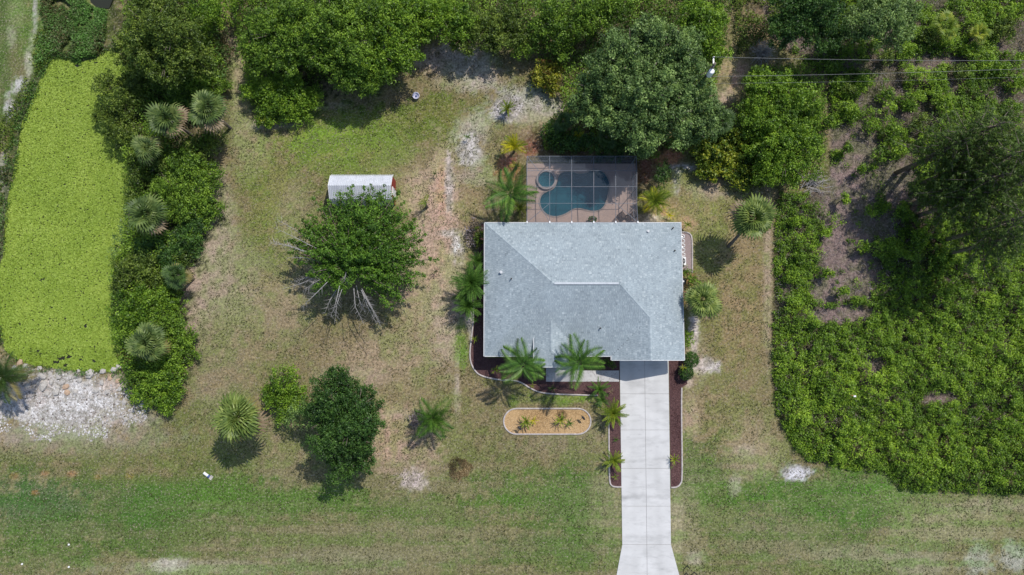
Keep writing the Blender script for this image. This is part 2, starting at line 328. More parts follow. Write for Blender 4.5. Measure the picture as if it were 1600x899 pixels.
PATCH = [ # cx cy rx ry colour strength
 (800,450,1200,700,(119,110,80),1.0),
 (330,470,60,190,(146,134,116),.85),(420,420,55,110,(124,122,80),.75),(430,300,60,80,(116,120,66),.8),
 (560,205,160,45,(110,122,58),.9),(500,222,75,30,(120,140,56),.9),(680,185,50,45,(104,108,56),.9),(560,250,120,35,(118,124,66),.7),
 (380,150,22,110,(140,134,100),.9),(372,140,6,80,(164,148,136),.7),(365,75,14,30,(150,135,120),.8),
 (640,300,60,60,(130,124,88),.6),(380,560,110,70,(128,118,90),.7),(260,690,90,60,(112,108,72),.8),
 (600,560,110,50,(150,134,112),.8),(560,590,80,20,(160,142,128),.5),(450,690,60,60,(134,124,96),.7),
 (460,330,30,50,(146,132,112),.5),(480,140,60,20,(150,134,120),.6),(690,350,44,110,(184,160,146),.75),(700,480,34,70,(172,152,138),.7),(335,350,30,110,(166,150,136),.75),(300,470,26,80,(162,144,132),.75),(400,215,26,50,(150,140,110),.6),(420,195,50,8,(184,168,156),.7),(500,165,40,7,(184,166,154),.6),(660,300,34,50,(172,150,132),.8),(655,385,30,40,(184,160,146),.8),(440,480,60,60,(144,130,108),.6),(370,440,40,60,(150,138,118),.6),(500,400,40,60,(150,130,110),.7),
 (690,330,30,90,(176,150,134),.95),(690,300,10,40,(180,142,122),.6),(688,430,16,40,(190,140,122),.7),(702,290,7,50,(206,196,190),.7),(714,390,11,28,(222,216,210),.95),(706,365,30,8,(210,204,196),.7),
 (665,435,55,90,(168,146,128),.8),(700,500,30,90,(164,148,130),.8),(735,330,24,60,(138,122,94),.8),(745,160,16,60,(110,110,64),.7),(728,60,40,8,(140,130,110),.4),
 (640,690,75,70,(160,138,122),.9),(600,680,25,60,(168,142,124),.6),(645,750,26,18,(206,190,184),.95),(628,648,40,7,(176,154,140),.6),
 (721,548,10,48,(106,128,58),.9),(715,620,5,60,(172,160,144),.85),(760,700,70,60,(118,112,80),.8),(640,600,60,30,(134,124,94),.6),
 (700,95,60,26,(184,164,152),.95),(715,80,40,14,(200,188,180),.6),(745,120,45,26,(186,174,166),.75),(825,165,60,28,(186,178,176),.75),(793,173,24,18,(200,194,194),.8),(740,205,30,30,(178,170,158),.7),(738,235,22,28,(206,200,196),.85),(745,275,34,16,(172,156,146),.7),(700,130,30,12,(150,140,118),.6),(775,240,30,40,(130,126,88),.5),
 (850,200,50,30,(160,136,118),.5),(860,170,24,10,(176,166,160),.7),
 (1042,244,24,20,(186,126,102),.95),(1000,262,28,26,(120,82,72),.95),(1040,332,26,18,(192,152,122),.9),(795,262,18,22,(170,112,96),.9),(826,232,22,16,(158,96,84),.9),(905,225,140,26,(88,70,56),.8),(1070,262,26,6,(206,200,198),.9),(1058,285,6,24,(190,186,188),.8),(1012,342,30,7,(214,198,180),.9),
 (790,320,34,30,(120,106,88),.8),(750,380,14,40,(120,108,98),.7),(748,430,14,60,(110,96,84),.7),(738,490,10,24,(214,206,204),.85),(745,520,12,60,(96,80,72),.8),(735,500,5,30,(190,180,176),.8),
 (1115,330,80,60,(136,128,88),.85),(1130,297,60,16,(158,144,128),.8),(1150,250,60,50,(110,92,70),.6),(1155,460,55,150,(134,118,88),.9),(1200,420,8,180,(158,142,124),.7),(1110,380,40,40,(128,124,84),.6),(1130,650,70,70,(132,118,90),.8),(1180,700,45,50,(146,134,108),.6),
 (1098,570,24,13,(208,198,194),.9),(1084,530,8,36,(206,196,194),.9),(1075,596,8,12,(200,180,166),.7),(1080,655,16,40,(164,144,124),.7),(1085,560,20,40,(170,150,134),.5),
 (1070,440,14,30,(150,104,84),.7),(1072,350,16,12,(190,150,130),.6),(1148,120,30,30,(170,142,126),.95),(1130,150,20,14,(172,152,138),.9),(1205,30,50,40,(120,96,84),.8),
 (150,800,300,60,(92,102,60),.85),(60,790,90,45,(76,98,60),.8),(230,790,80,30,(82,104,54),.7),(420,785,160,28,(96,112,60),.8),(330,765,60,24,(100,116,62),.6),(650,800,120,26,(96,108,60),.7),(860,780,130,40,(92,110,56),.9),(900,800,70,70,(94,108,62),.7),(600,850,220,36,(124,116,88),.7),(950,800,30,90,(138,128,100),.6),(850,855,110,26,(102,108,70),.6),(70,850,90,50,(98,108,64),.7),
 (300,888,140,14,(152,142,122),.8),(265,884,30,10,(186,176,166),.7),(520,880,150,20,(132,124,100),.6),(370,840,90,30,(126,116,88),.6),(200,740,120,14,(124,112,80),.5),(22,744,7,5,(160,114,84),.5),(70,740,7,5,(162,114,84),.55),(112,741,8,5,(160,110,82),.5),(203,744,7,5,(160,112,82),.5),(153,746,6,4,(160,108,78),.5),(55,770,6,4,(170,112,80),.6),
 (900,680,90,30,(130,122,96),.6),(845,625,70,10,(112,124,66),.8),(900,622,30,8,(112,132,58),.7),(760,612,30,30,(124,110,86),.6),(860,700,70,16,(126,116,92),.6),(735,640,24,60,(126,116,86),.6),
 (1090,750,50,60,(94,108,64),.85),(1080,810,30,90,(150,138,112),.4),(1130,800,60,60,(104,112,66),.7),(1300,780,150,46,(90,110,56),.9),(1400,765,60,20,(100,120,62),.7),(1290,830,90,40,(96,108,62),.7),(1210,840,80,40,(124,118,90),.6),(1480,820,110,36,(142,134,104),.8),(1440,880,70,20,(146,138,116),.7),(1350,870,110,22,(136,130,104),.7),(1530,875,26,24,(176,174,166),.55),(1580,870,26,24,(180,178,172),.6),(1560,790,90,12,(150,138,116),.7),(1330,812,60,20,(86,106,54),.6),(1480,780,30,8,(110,120,70),.6),
 (1149,755,9,18,(160,146,136),.9),(1247,739,24,11,(202,200,202),1.0),(1165,705,18,12,(180,168,156),.5),(1170,720,50,30,(150,136,114),.5),(1085,875,14,14,(176,160,150),.6),(1058,820,14,60,(160,146,122),.6),
 (20,80,60,160,(86,98,58),.95),(30,100,16,40,(120,108,84),.6),(55,40,30,60,(104,116,66),.7),(55,25,3.5,34,(206,202,200),.85),(50,62,4,16,(176,168,158),.7),(34,136,14,15,(196,194,190),.9),(14,170,7,24,(198,196,192),.8),(28,170,12,12,(190,184,176),.7),(6,270,8,60,(150,146,140),.8),(3,400,7,90,(164,158,150),.7),(18,55,8,20,(160,156,140),.5),(45,100,6,24,(188,180,170),.7),(25,20,14,26,(130,140,96),.5),
 (110,40,60,55,(88,104,58),.9),
 (95,622,125,44,(206,202,198),1.0),(120,640,90,36,(212,210,208),.8),(40,610,50,24,(186,170,162),.6),(190,655,60,18,(170,158,150),.8),(175,600,30,20,(196,180,168),.8),(90,682,170,22,(150,140,128),.8),(230,690,40,20,(140,128,110),.5),(80,705,120,14,(132,122,100),.5),
 (205,632,26,10,(120,124,90),.5),
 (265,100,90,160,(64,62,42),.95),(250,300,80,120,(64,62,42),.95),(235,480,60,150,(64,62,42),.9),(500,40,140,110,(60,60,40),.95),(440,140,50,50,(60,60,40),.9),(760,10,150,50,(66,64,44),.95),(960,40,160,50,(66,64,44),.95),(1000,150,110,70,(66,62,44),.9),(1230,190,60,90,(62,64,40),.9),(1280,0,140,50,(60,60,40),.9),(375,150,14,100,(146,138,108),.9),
]
def ground_paint(X, Y):
    px, py = P(X, Y)
    n1 = fbm(X * .35, Y * .35, 11, 5); n2 = fbm(X * 1.6, Y * 1.6, 21, 4); n3 = fbm(X * .12, Y * .12, 31, 3); n4 = fbm(X * 4.5, Y * 4.5, 41, 2)
    C = np.zeros(X.shape + (3,)); C[:] = lin((124, 114, 84))
    wob = (n1 - .5) * 1.5 + (n2 - .5) * 1.5 + (n4 - .5) * 1.3
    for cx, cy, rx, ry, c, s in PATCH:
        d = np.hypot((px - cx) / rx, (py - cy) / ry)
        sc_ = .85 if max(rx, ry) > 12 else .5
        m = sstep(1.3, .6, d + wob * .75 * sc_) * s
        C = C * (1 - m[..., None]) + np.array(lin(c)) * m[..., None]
    # brown-purple dry floor of the overgrown lot
    m = inpoly(px, py, FIELD); d = polydist(px, py, FIELD)
    mm = np.where(m, sstep(-2, 8, d + (n2 - .5) * 10), 0) * .95
    bare = np.zeros(X.shape)
    for cx, cy, rx, ry, q in BARE: bare = np.maximum(bare, q * sstep(1.5, .8, np.hypot((px-cx)/rx, (py-cy)/ry)))
    bare = np.maximum(bare, sstep(500, 250, py) * .35)[..., None]
    fc = (np.array(lin((122, 107, 105))) * bare + np.array(lin((70, 68, 46))) * (1 - bare)) * (.75 + .5 * n2[..., None])
    C = C * (1 - mm[..., None]) + fc * mm[..., None]
    # mottled turf: greener and drier tufts at hand scale
    g = np.array([.84, 1.0, .68]); dry = np.array([1.20, 1.08, 1.16])
    streak = (fbm(X * .10, Y * 1.7, 47, 3) - .5) * sstep(690, 760, py) * .9
    t = sstep(.36, .64, n1 * .45 + n2 * .55 + streak)[..., None]
    sat = (1 - sstep(.22, .5, C[..., 1]))[..., None]
    C = C * (1 + sat * ((g * (1 - t) + dry * t) - 1))
    C = C * (.70 + .60 * n4[..., None])
    n5 = fbm(X * 2.4, Y * 2.4, 43, 3)
    peb = sstep(.52, .40, n5)[..., None] * (1 - sat)
    C = C * (1 - peb * .55) + np.array(lin((112, 108, 76))) * peb * .35
    # pond banks darker wet soil
    dp = polydist(px, py, POND); ip = inpoly(px, py, POND)
    b = np.where(ip, 1, sstep(16, 3, dp + (n2 - .5) * 14) * np.where(py < 540, .8, .25))
    C = C * (1 - b[..., None]) + np.array(lin((72, 82, 48))) * b[..., None]
    C = C * (1 + sat * (np.array([.97, 1.03, .94]) - 1)) * (np.array([1., 1., 1.]) * (1 - sat * .10 * sstep(700, 760, py)[..., None] * np.array([1.2, 0, .7]))); return np.clip(C / 1.15, 0, .62)
def pond_depth(px, py):
    z = np.zeros(np.shape(px))
    for pl in (POND, POND2):
        d = polydist(px, py, pl); ip = inpoly(px, py, pl)
        sd_ = np.where(ip, d, -d)
        z = np.minimum(z, -1.1 * sstep(-7, 16, sd_))
    z = np.where((px > 830) & (px < 985) & (py > 263) & (py < 344), -1.3, z)
    return z
def make_ground():
    fx = np.arange(-56, 56.01, .2); fy = np.arange(-33, 33.01, .2)
    ox = np.array([-900, -400, -200, -120, -80, -64]); oy = np.array([-900, -400, -200, -120, -80, -50, -40])
    xs = np.concatenate([ox, fx, -ox[::-1]]); ys = np.concatenate([oy, fy, -oy[::-1]])
    X, Y = np.meshgrid(xs, ys, indexing='ij'); nx, ny = X.shape
    Xc = np.clip(X, -62, 62); Yc = np.clip(Y, -36, 36)
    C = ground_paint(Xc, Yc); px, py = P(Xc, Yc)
    fe = np.maximum(sstep(53.5, 56, np.abs(X)), sstep(31.2, 33, np.abs(Y)))[..., None]; C = C * (1 - fe) + np.array([.125, .125, .062]) * fe
    Z = pond_depth(px, py)
    me = bpy.data.meshes.new('ground'); V = np.stack([X, Y, Z], -1).reshape(-1, 3)
    idx = np.arange(nx * ny).reshape(nx, ny)
    Fq = np.stack([idx[:-1, :-1], idx[1:, :-1], idx[1:, 1:], idx[:-1, 1:]], -1).reshape(-1, 4)
    me.vertices.add(len(V)); me.vertices.foreach_set('co', V.astype(np.float32).ravel())
    me.loops.add(Fq.size); me.loops.foreach_set('vertex_index', Fq.astype(np.int32).ravel())
    me.polygons.add(len(Fq)); me.polygons.foreach_set('loop_start', np.arange(0, Fq.size, 4, dtype=np.int32))
    me.update(calc_edges=True)
    a = me.color_attributes.new('soil', 'FLOAT_COLOR', 'POINT')
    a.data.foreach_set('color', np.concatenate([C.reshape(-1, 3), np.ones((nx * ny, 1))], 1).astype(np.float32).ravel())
    m, t, b = new_mat('patchy_lawn_and_sand'); n = t.nodes; l = t.links
    at = n.new('ShaderNodeAttribute'); at.attribute_name = 'soil'; tc = n.new('ShaderNodeTexCoord')
    def noise(scale, det=4, rgh=.6):
        no = n.new('ShaderNodeTexNoise'); no.inputs['Scale'].default_value = scale; no.inputs['Detail'].default_value = det; no.inputs['Roughness'].default_value = rgh
        l.new(tc.outputs['Object'], no.inputs['Vector']); return no.outputs['Fac']
    def mr(src, a0, a1, b0, b1):
        k = n.new('ShaderNodeMapRange'); 
        for i, v in enumerate((a0, a1, b0, b1)): k.inputs[i + 1].default_value = v
        l.new(src, k.inputs[0]); return k.outputs[0]
    def scale(v, f):
        k = n.new('ShaderNodeVectorMath'); k.operation = 'SCALE'; l.new(v, k.inputs[0]); l.new(f, k.inputs['Scale']); return k.outputs[0]
    c = scale(at.outputs['Color'], mr(noise(4.5, 6, .7), .34, .66, .52, 1.5))
    # pale straw flecks
    mx = n.new('ShaderNodeMix'); mx.data_type = 'RGBA'; l.new(mr(noise(5.5, 4, .7), .55, .64, 0, .6), mx.inputs[0]); l.new(c, mx.inputs[6])
    mx.inputs[7].default_value = (.36, .31, .25, 1)
    mx2 = n.new('ShaderNodeMix'); mx2.data_type = 'RGBA'; 
    no2 = noise(6.0, 4, .65); l.new(mr(no2, .45, .36, 0, .7), mx2.inputs[0]); l.new(mx.outputs[2], mx2.inputs[6])
    c3 = scale(at.outputs['Color'], mr(noise(3), 0, 1, .35, .6)); l.new(c3, mx2.inputs[7])
    l.new(mx2.outputs[2], b.inputs['Base Color']); b.inputs['Roughness'].default_value = .95; b.inputs['Specular IOR Level'].default_value = .1
    bp = n.new('ShaderNodeBump'); bp.inputs['Strength'].default_value = .8; bp.inputs['Distance'].default_value = .05
    l.new(noise(9, 6, .7), bp.inputs['Height']); l.new(bp.outputs[0], b.inputs['Normal'])
    me.materials.append(m); o = link('ground', me); tag(o, kind='structure')
make_ground()
wm = MB(); wm.prism([tuple(G(x, y, -.35)[:2]) for x, y in POND], -.75, -.35); o = wm.obj('pond_water', M['pondwater']); tag(o, kind='structure')
wm = MB(); wm.prism([tuple(G(x, y, -.30)[:2]) for x, y in POND2], -.75, -.30); o = wm.obj('dark_pond_water', M['pondwater']); tag(o, kind='structure')

# duckweed mat: sheet + floating leaves
def duckweed():
    n = 90000; x0, y0 = G(-20, 600)[:2]; x1, y1 = G(215, 60)[:2]
    X = rng.uniform(x0, x1, n); Y = rng.uniform(y0, y1, n); px, py = P(X, Y, -.3)
    d = polydist(px, py, POND); k = inpoly(px, py, POND)
    holes = np.zeros(n, bool)
    for hx, hy, hr in [(121,103,3.5),(140,96,2.5),(150,98,3),(95,560,5),(88,566,4),(105,558,5),(127,562,3),(60,550,6),(146,564,5),(67,436,3),(32,433,2),(133,511,4),(117,350,2),(80,480,2),(103,570,4)]:
        holes |= np.hypot((px - hx) * .8, (py - hy) * 1.3) < hr * 2.2 * (fbm(X * 4, Y * 4, 77, 3) - .12)
    k &= (d + (fbm(X * 1.5, Y * 1.5, 71, 3) - .5) * 8 > 1) & ~holes
    X, Y, py, px = X[k], Y[k], py[k], px[k]; n = len(X)
    C = np.stack([X, Y, -.31 + .04 * rng.random(n)], 1); N = np.stack([rng.normal(0, .35, n), rng.normal(0, .35, n), np.ones(n)], 1)
    t = .5 + .18 * rng.normal(size=n) + (fbm(X * .4, Y * .4, 72, 3) - .5) * .7 - np.where(py > 545, .25, 0)
    me = leaves('duckweed', C, N, .2, t, asp=.8); me.materials.append(M['duck'])
    tag(link('duckweed', me), 'bright yellow-green floating duckweed mat covering the left pond', 'duckweed', kind='stuff')
duckweed()

# ------------------------------------------------------------------ DRIVEWAY, WALK, BEDS
def gxy(px, py, h=0): p = G(px, py, h); return (p.x, p.y)
def lerp(a, b, t): return a + (b - a) * t
def driveway():
    r = thing('driveway', (0, 0, 0), None, None); tag(r, kind='structure')
    ys = [556, 615.5, 672, 732, 791, 851, 905, 960]
    def ex(y):
        if y <= 851: t = (y - 563) / 288; return lerp(968, 972, t), lerp(1007, 1010.5, t), lerp(1044.5, 1048.5, t)
        t = (y - 851) / 48; return 972 - 9 * t, 1010.5 + .5 * t, 1048.5 + 13 * t
    g = .25
    for i in range(len(ys) - 1):
        a = ex(ys[i]); b = ex(ys[i + 1])
        for j in range(2):
            m = MB(); poly = [gxy(a[j] + g, ys[i] + g), gxy(a[j+1] - g, ys[i] + g), gxy(b[j+1] - g, ys[i+1] - g), gxy(b[j] + g, ys[i+1] - g)]
            m.prism(poly, -.08, .05); m.obj('concrete_slab', M['concrete'], r)
    m = MB(); poly = [gxy(968.5, 557), gxy(1044, 557), gxy(1048, 851), gxy(1064, 958), gxy(954, 958), gxy(972.5, 851)]
    m.prism(poly, -.1, .02); m.obj('joint_filler', M['dark_joint'] if 'dark_joint' in M else M['walk'], r)
M['dark_joint'] = mat('dirty_joint', (.33,.32,.30), rough=.95)
driveway()
r = thing('front_walk', (0, 0, 0), None, None); tag(r, kind='structure')
xs = [853, 878, 909, 939, 967.4]
for i in range(4):
    m = MB(); m.prism([gxy(xs[i]+.15, 579.2 if xs[i] > 900 else 571), gxy(xs[i+1]-.15, 579.2 if xs[i] > 900 else 571), gxy(xs[i+1]-.15, 596.5), gxy(xs[i]+.15, 596.5)], -.08, .045)
    m.obj('concrete_slab', M['walk'], r)
# mulch beds
def sheet(name, pts, z0, z1, m, label=None, cat=None, kind='structure'):
    b = MB(); b.prism([gxy(*p) for p in pts], z0, z1); o = b.obj(name, m); tag(o, label, cat, kind=kind); return o
BED = [(760,560),(760,350),(752,350),(741,480),(738,520),(734,552),(735,566),(742,580),(752,588),(780,594),(800,594),(815,597),(828,607),(845,614),(870,616),(900,617),(935,618),(950,640),(951.5,700),(952,758),(960,760.5),(970.8,760.5),(968,597),(968,578),(968,556)]
sheet('mulch_bed', BED, -.05, .018, M['mulch'])
sheet('mulch_strip', [(1045,560),(1068,560),(1074,600),(1065,606),(1064,640),(1066,750),(1062,759),(1055,761.5),(1048,761.5)], -.05, .018, M['mulch'])
sheet('utility_pad_bed', [(1060,363),(1072,363),(1078,366),(1081,373),(1081,425),(1060,425)], -.05, .016, mat('pinkish_gravel', (.34,.27,.26), (.22,.17,.16), scale=14, rough=.95, bump=.6))
cap = []
for k in range(13): a = pi/2 + pi * k / 12; cap.append((807 + 19.5*cos(a), 658.5 - 19.5*sin(a)))
for k in range(13): a = -pi/2 + pi * k / 12; cap.append((903 + 19.5*cos(a), 658.5 - 19.5*sin(a)))
sheet('island_bed_sand', cap, -.05, .02, M['islsand'])
def edging(pts, label, closed=False, wd=.13, z=.11, par=None):
    P3 = [Vector((*gxy(*p), 0)) for p in pts]; m = MB(); n = len(P3); vs = []; fs = []
    for i in range(n):
        a = P3[(i - 1) % n] if (closed or i) else P3[i]; b = P3[(i + 1) % n] if (closed or i < n - 1) else P3[i]
        d = (b - a).normalized(); nn = Vector((-d.y, d.x, 0)) * wd / 2; p = P3[i]
        for q, zz in ((nn * 1.1, -.05), (nn * 1.05, z * .75), (nn * .6, z), (nn * -.6, z), (nn * -1.05, z * .75), (nn * -1.1, -.05)): vs.append(p + q + Vector((0, 0, zz)))
    for i in range(n if closed else n - 1):
        j = (i + 1) % n
        for k in range(5): fs.append((i*6+k, i*6+k+1, j*6+k+1, j*6+k))
    m.add(vs, fs); o = m.obj('garden_edging', M['edging'], par); return tag(o, label, 'edging', 'white concrete garden edging')
def smooth_line(p, it=2, closed=False):
    for _ in range(it):
        q = []; n = len(p)
        for i in range(n if closed else n - 1):
            a = p[i]; b = p[(i + 1) % n]; q += [(a[0]*.75+b[0]*.25, a[1]*.75+b[1]*.25), (a[0]*.25+b[0]*.75, a[1]*.25+b[1]*.75)]
        p = q if closed else [p[0]] + q + [p[-1]]
    return p
edging([(807 + 20*cos(a), 658.5 - 20*sin(a)) for a in [pi/2 + pi*k/14 for k in range(15)]] + [(903 + 20*cos(a), 658.5 - 20*sin(a)) for a in [-pi/2 + pi*k/14 for k in range(15)]], 'white capsule-shaped concrete edging round the sandy island bed', True)
edging(smooth_line([(741,478),(738,520),(734,548),(735,566),(742,580),(752,588),(780,594),(802,594),(816,598),(828,607),(845,614),(870,616),(900,617),(934,618)]), 'long curving white edging along the front and left house bed')
edging(smooth_line([(951,640),(951.5,700),(952,752),(955,759),(961,761),(971,761)]), 'white edging round the narrow mulch strip left of the driveway')
edging(smooth_line([(1065,606),(1064.5,640),(1066,748),(1063,757),(1057,761.5),(1048.5,762)]), 'white edging round the mulch strip right of the driveway')
edging(smooth_line([(1063,363),(1072,363),(1079,366),(1081.5,375),(1081.5,426)]), 'pale edging round the gravel pad behind the air conditioner')

# ------------------------------------------------------------------ HOUSE
def tri_mesh(poly3, name, m, parent, off=0):
    b = MB(); b.add(poly3, [tuple(range(len(poly3)))]); return b.obj(name, m, parent)
HX0, HX1 = -2.55, 15.95; YN = G(800, 349, 2.6).y; YS = G(800, 556, 2.6).y; YG = G(800, 563, 2.6).y
EV = 2.6; SL = .42
YR = (YN + YS) / 2 + .22; RX0 = HX0 + 6.3; RX1 = HX1 - 6.3; ZR = EV + 6.25 * SL
GRX = 12.6; ZG = EV + (HX1 - GRX) * (ZR - EV) / 6.3; GWX = GRX - (HX1 - GRX)
YV = YS + (ZG - EV) / (ZR - EV) * (YR - YS)
EX0, EX1 = G(834.5, 550, 3.3).x, G(887, 550, 3.3).x; EXM = (EX0 + EX1) / 2; ZE = 3.25; ZER = ZE + (EX1 - EX0) / 2 * SL
YE = G(800, 573.5, ZE).y; YEH = YE + (EX1 - EX0) / 2
def zS(y): return EV + (y - YS) / (YR - YS) * (ZR - EV)
YET = YS + (ZER - EV) / (ZR - EV) * (YR - YS); YEB = YS + (ZE - EV) / (ZR - EV) * (YR - YS)
house = thing('house', ((HX0 + HX1) / 2, 0, 0), 'single-storey house with blue-grey shingled hip roof beside the driveway', 'house')
hl = Vector(house.location)
def loc(p): return tuple(Vector(p) - hl)
roof = None
planes = {
 'north': [(HX1,YN,EV),(HX0,YN,EV),(RX0,YR,ZR),(RX1,YR,ZR)],
 'west': [(HX0,YN,EV),(HX0,YS,EV),(RX0,YR,ZR)],
 'south': [(HX0,YS,EV),(GWX,YS,EV),(GRX,YV,ZG),(RX1,YR,ZR),(RX0,YR,ZR)],
 'east': [(HX1,YG,EV),(HX1,YN,EV),(RX1,YR,ZR),(GRX,YV,ZG),(GRX,YG,ZG)],
 'garage_west': [(GWX,YS,EV),(GWX,YG,EV),(GRX,YG,ZG),(GRX,YV,ZG)],
 'entry_east': [(EX1,YE,ZE),(EX1,YEB,ZE),(EXM,YET,ZER),(EXM,YEH,ZER)],
 'entry_west': [(EX0,YEB,ZE),(EX0,YE,ZE),(EXM,YEH,ZER),(EXM,YET,ZER)],
 'entry_hip': [(EX0,YE,ZE),(EX1,YE,ZE),(EXM,YEH,ZER)],
}
b = MB()
for k, pl in planes.items(): b.add([loc(p) for p in pl], [tuple(range(len(pl)))])
roof = b.obj('roof', M['deckroof'], house)
def shingle(mb, pl):
    p = [Vector(q) for q in pl]; N = (p[1] - p[0]).cross(p[2] - p[0]).normalized()
    if N.z < 0: N = -N
    u = Vector((-N.y, N.x, 0)).normalized(); v = N.cross(u); 
    if v.z < 0: v = -v
    o = p[0]; q2 = [((q - o).dot(u), (q - o).dot(v)) for q in p]
    v0 = min(q[1] for q in q2); v1 = max(q[1] for q in q2); E = .17; row = 0; vv = v0
    while vv < v1 - .02:
        vm = min(vv + E * .5, v1 - .01); xs = []
        for i in range(len(q2)):
            a = q2[i]; c = q2[(i + 1) % len(q2)]
            if (a[1] > vm) != (c[1] > vm): xs.append(a[0] + (vm - a[1]) / (c[1] - a[1]) * (c[0] - a[0]))
        xs.sort()
        for i in range(0, len(xs) - 1, 2):
            x = xs[i] - rnd.random() * .3
            while x < xs[i + 1]:
                wdt = rnd.choice((.14, .2, .26)); a = max(x, xs[i]); c = min(x + wdt - .012, xs[i + 1])
                if c - a > .03:
                    lift = .02 + rnd.random() * .012; t = min(1, max(0, rnd.gauss(.5, .18)))
                    base = [o + u*a + v*vv, o + u*c + v*vv, o + u*c + v*(min(vv + E + .01, v1)), o + u*a + v*(min(vv + E + .01, v1))]
                    vs = [base[0] + N*lift, base[1] + N*lift, base[2] + N*.008, base[3] + N*.008, base[0], base[1]]
                    mb.add([Vector(q) - hl for q in vs], [(0,1,2,3),(4,5,1,0)], t)
                x += wdt
        vv += E; row += 1
M['trim'] = mat('off_white_trim', (.58,.59,.59), (.50,.51,.52), scale=3, rough=.5)
sh = MB()
for pl in planes.values(): shingle(sh, pl)
o = sh.obj('shingles', M['shingle'], roof); o['kind'] = 'stuff'
def caps(a, b, parent, name='hip_cap_shingles'):
    a = Vector(a); b = Vector(b); L = (b - a).length; n = int(L / .2); d = (b - a) / n; hd = Vector((d.x, d.y, 0)).normalized(); s = Vector((-hd.y, hd.x, 0))
    m = MB()
    for i in range(n):
        p = a + d * i - hl; q = p + d * 1.05; up = Vector((0, 0, .045)); dn = Vector((0, 0, -.025))
        m.add([p + up, q + up*.7, q + s*.13 + dn, p + s*.14 + dn, q - s*.13 + dn, p - s*.14 + dn], [(0,1,2,3),(1,0,5,4)], min(1, max(0, rnd.gauss(.5, .18))))
    o = m.obj(name, M['shingle'], roof); o['kind'] = 'stuff'
for a, b_ in [((HX0,YN,EV),(RX0,YR,ZR)),((HX0,YS,EV),(RX0,YR,ZR)),((HX1,YN,EV),(RX1,YR,ZR)),((GRX,YV,ZG),(RX1,YR,ZR)),((GRX,YG,ZG),(GRX,YV,ZG)),((EXM,YEH,ZER),(EXM,YET,ZER)),((EX0,YE,ZE),(EXM,YEH,ZER)),((EX1,YE,ZE),(EXM,YEH,ZER))]:
    caps(a, b_, roof)
m = MB(); m.box(RX0 + .05, RX1 - .05, YR - .10, YR + .10, ZR + .01, ZR + .075); m.v = [tuple(Vector(q) - hl) for q in m.v]; m.obj('ridge_vent', mat('grey_vent_cap', (.50,.53,.55), (.42,.45,.47), scale=4), roof)
# gutters / fascia
def gut(a, b, parent=None):
    m = MB(); a = Vector(a) - hl; b = Vector(b) - hl; m.beam(a, b, .07, .11); return m.obj('gutter', M['trim'], house)
z = EV - .035
gut((HX0-.06,YN+.06,z),(HX0-.06,YS-.06,z)); gut((HX0,YN+.06,z),(HX1+.05,YN+.06,z)); gut((HX1+.06,YN+.12,z),(HX1+.06,YG-.0,z))
gut((HX0,YS-.06,z),(EX0-.0,YS-.06,z)); gut((EX1,YS-.06,z),(GWX-.12,YS-.06,z)); gut((GWX-.06,YS,z),(GWX-.06,YG,z))
gut((EX0-.05,YEB,ZE-.03),(EX0-.05,YE,ZE-.03)); gut((EX1+.05,YEB,ZE-.03),(EX1+.05,YE,ZE-.03))
for a, c in [((GWX,YG-.02,EV-.02),(GRX,YG-.02,ZG-.02)),((HX1,YG-.02,EV-.02),(GRX,YG-.02,ZG-.02)),((EX0,YE-.03,ZE-.03),(EX1,YE-.03,ZE-.03))]:
    m = MB(); m.beam(Vector(a) - hl, Vector(c) - hl, .04, .16); m.obj('fascia', M['white'], house)
# soffit and walls
OH = .6
m = MB(); 
for (x0, x1, y0, y1) in [(HX0+.02, GWX, YS+.02, YN-.02), (GWX, HX1-.02, YG+.02, YN-.02)]: m.box(x0 - hl.x, x1 - hl.x, y0, y1, EV - .12, EV - .04)
m.box(EX0 + .02 - hl.x, EX1 - .02 - hl.x, YE + .02, YS, ZE - .1, ZE - .04)
m.obj('soffit', M['white'], house)
m = MB(); wx0, wx1, wy0, wy1 = HX0+OH-hl.x, HX1-OH-hl.x, YS+OH, YN-OH
m.box(wx0, GWX-hl.x+.4, wy0, wy1, 0, EV-.12); m.box(GWX-hl.x+.4, wx1, YG+OH, wy1, 0, EV-.12)
m.add([(GWX-hl.x+.15,YG+.35,EV-.04),(HX1-hl.x-.15,YG+.35,EV-.04),(GRX-hl.x,YG+.35,ZG-.08),(GWX-hl.x+.15,YG+.5,EV-.04),(HX1-hl.x-.15,YG+.5,EV-.04),(GRX-hl.x,YG+.5,ZG-.08)],[(0,1,2),(5,4,3),(0,3,4,1),(1,4,5,2),(2,5,3,0)])
m.obj('wall', M['stucco'], house)
for cx in (EX0 + .25, EX1 - .25):
    m = MB(); m.box(cx-.15-hl.x, cx+.15-hl.x, YE+.3, YE+.6, 0, ZE-.1); m.obj('column', M['stucco'], house)
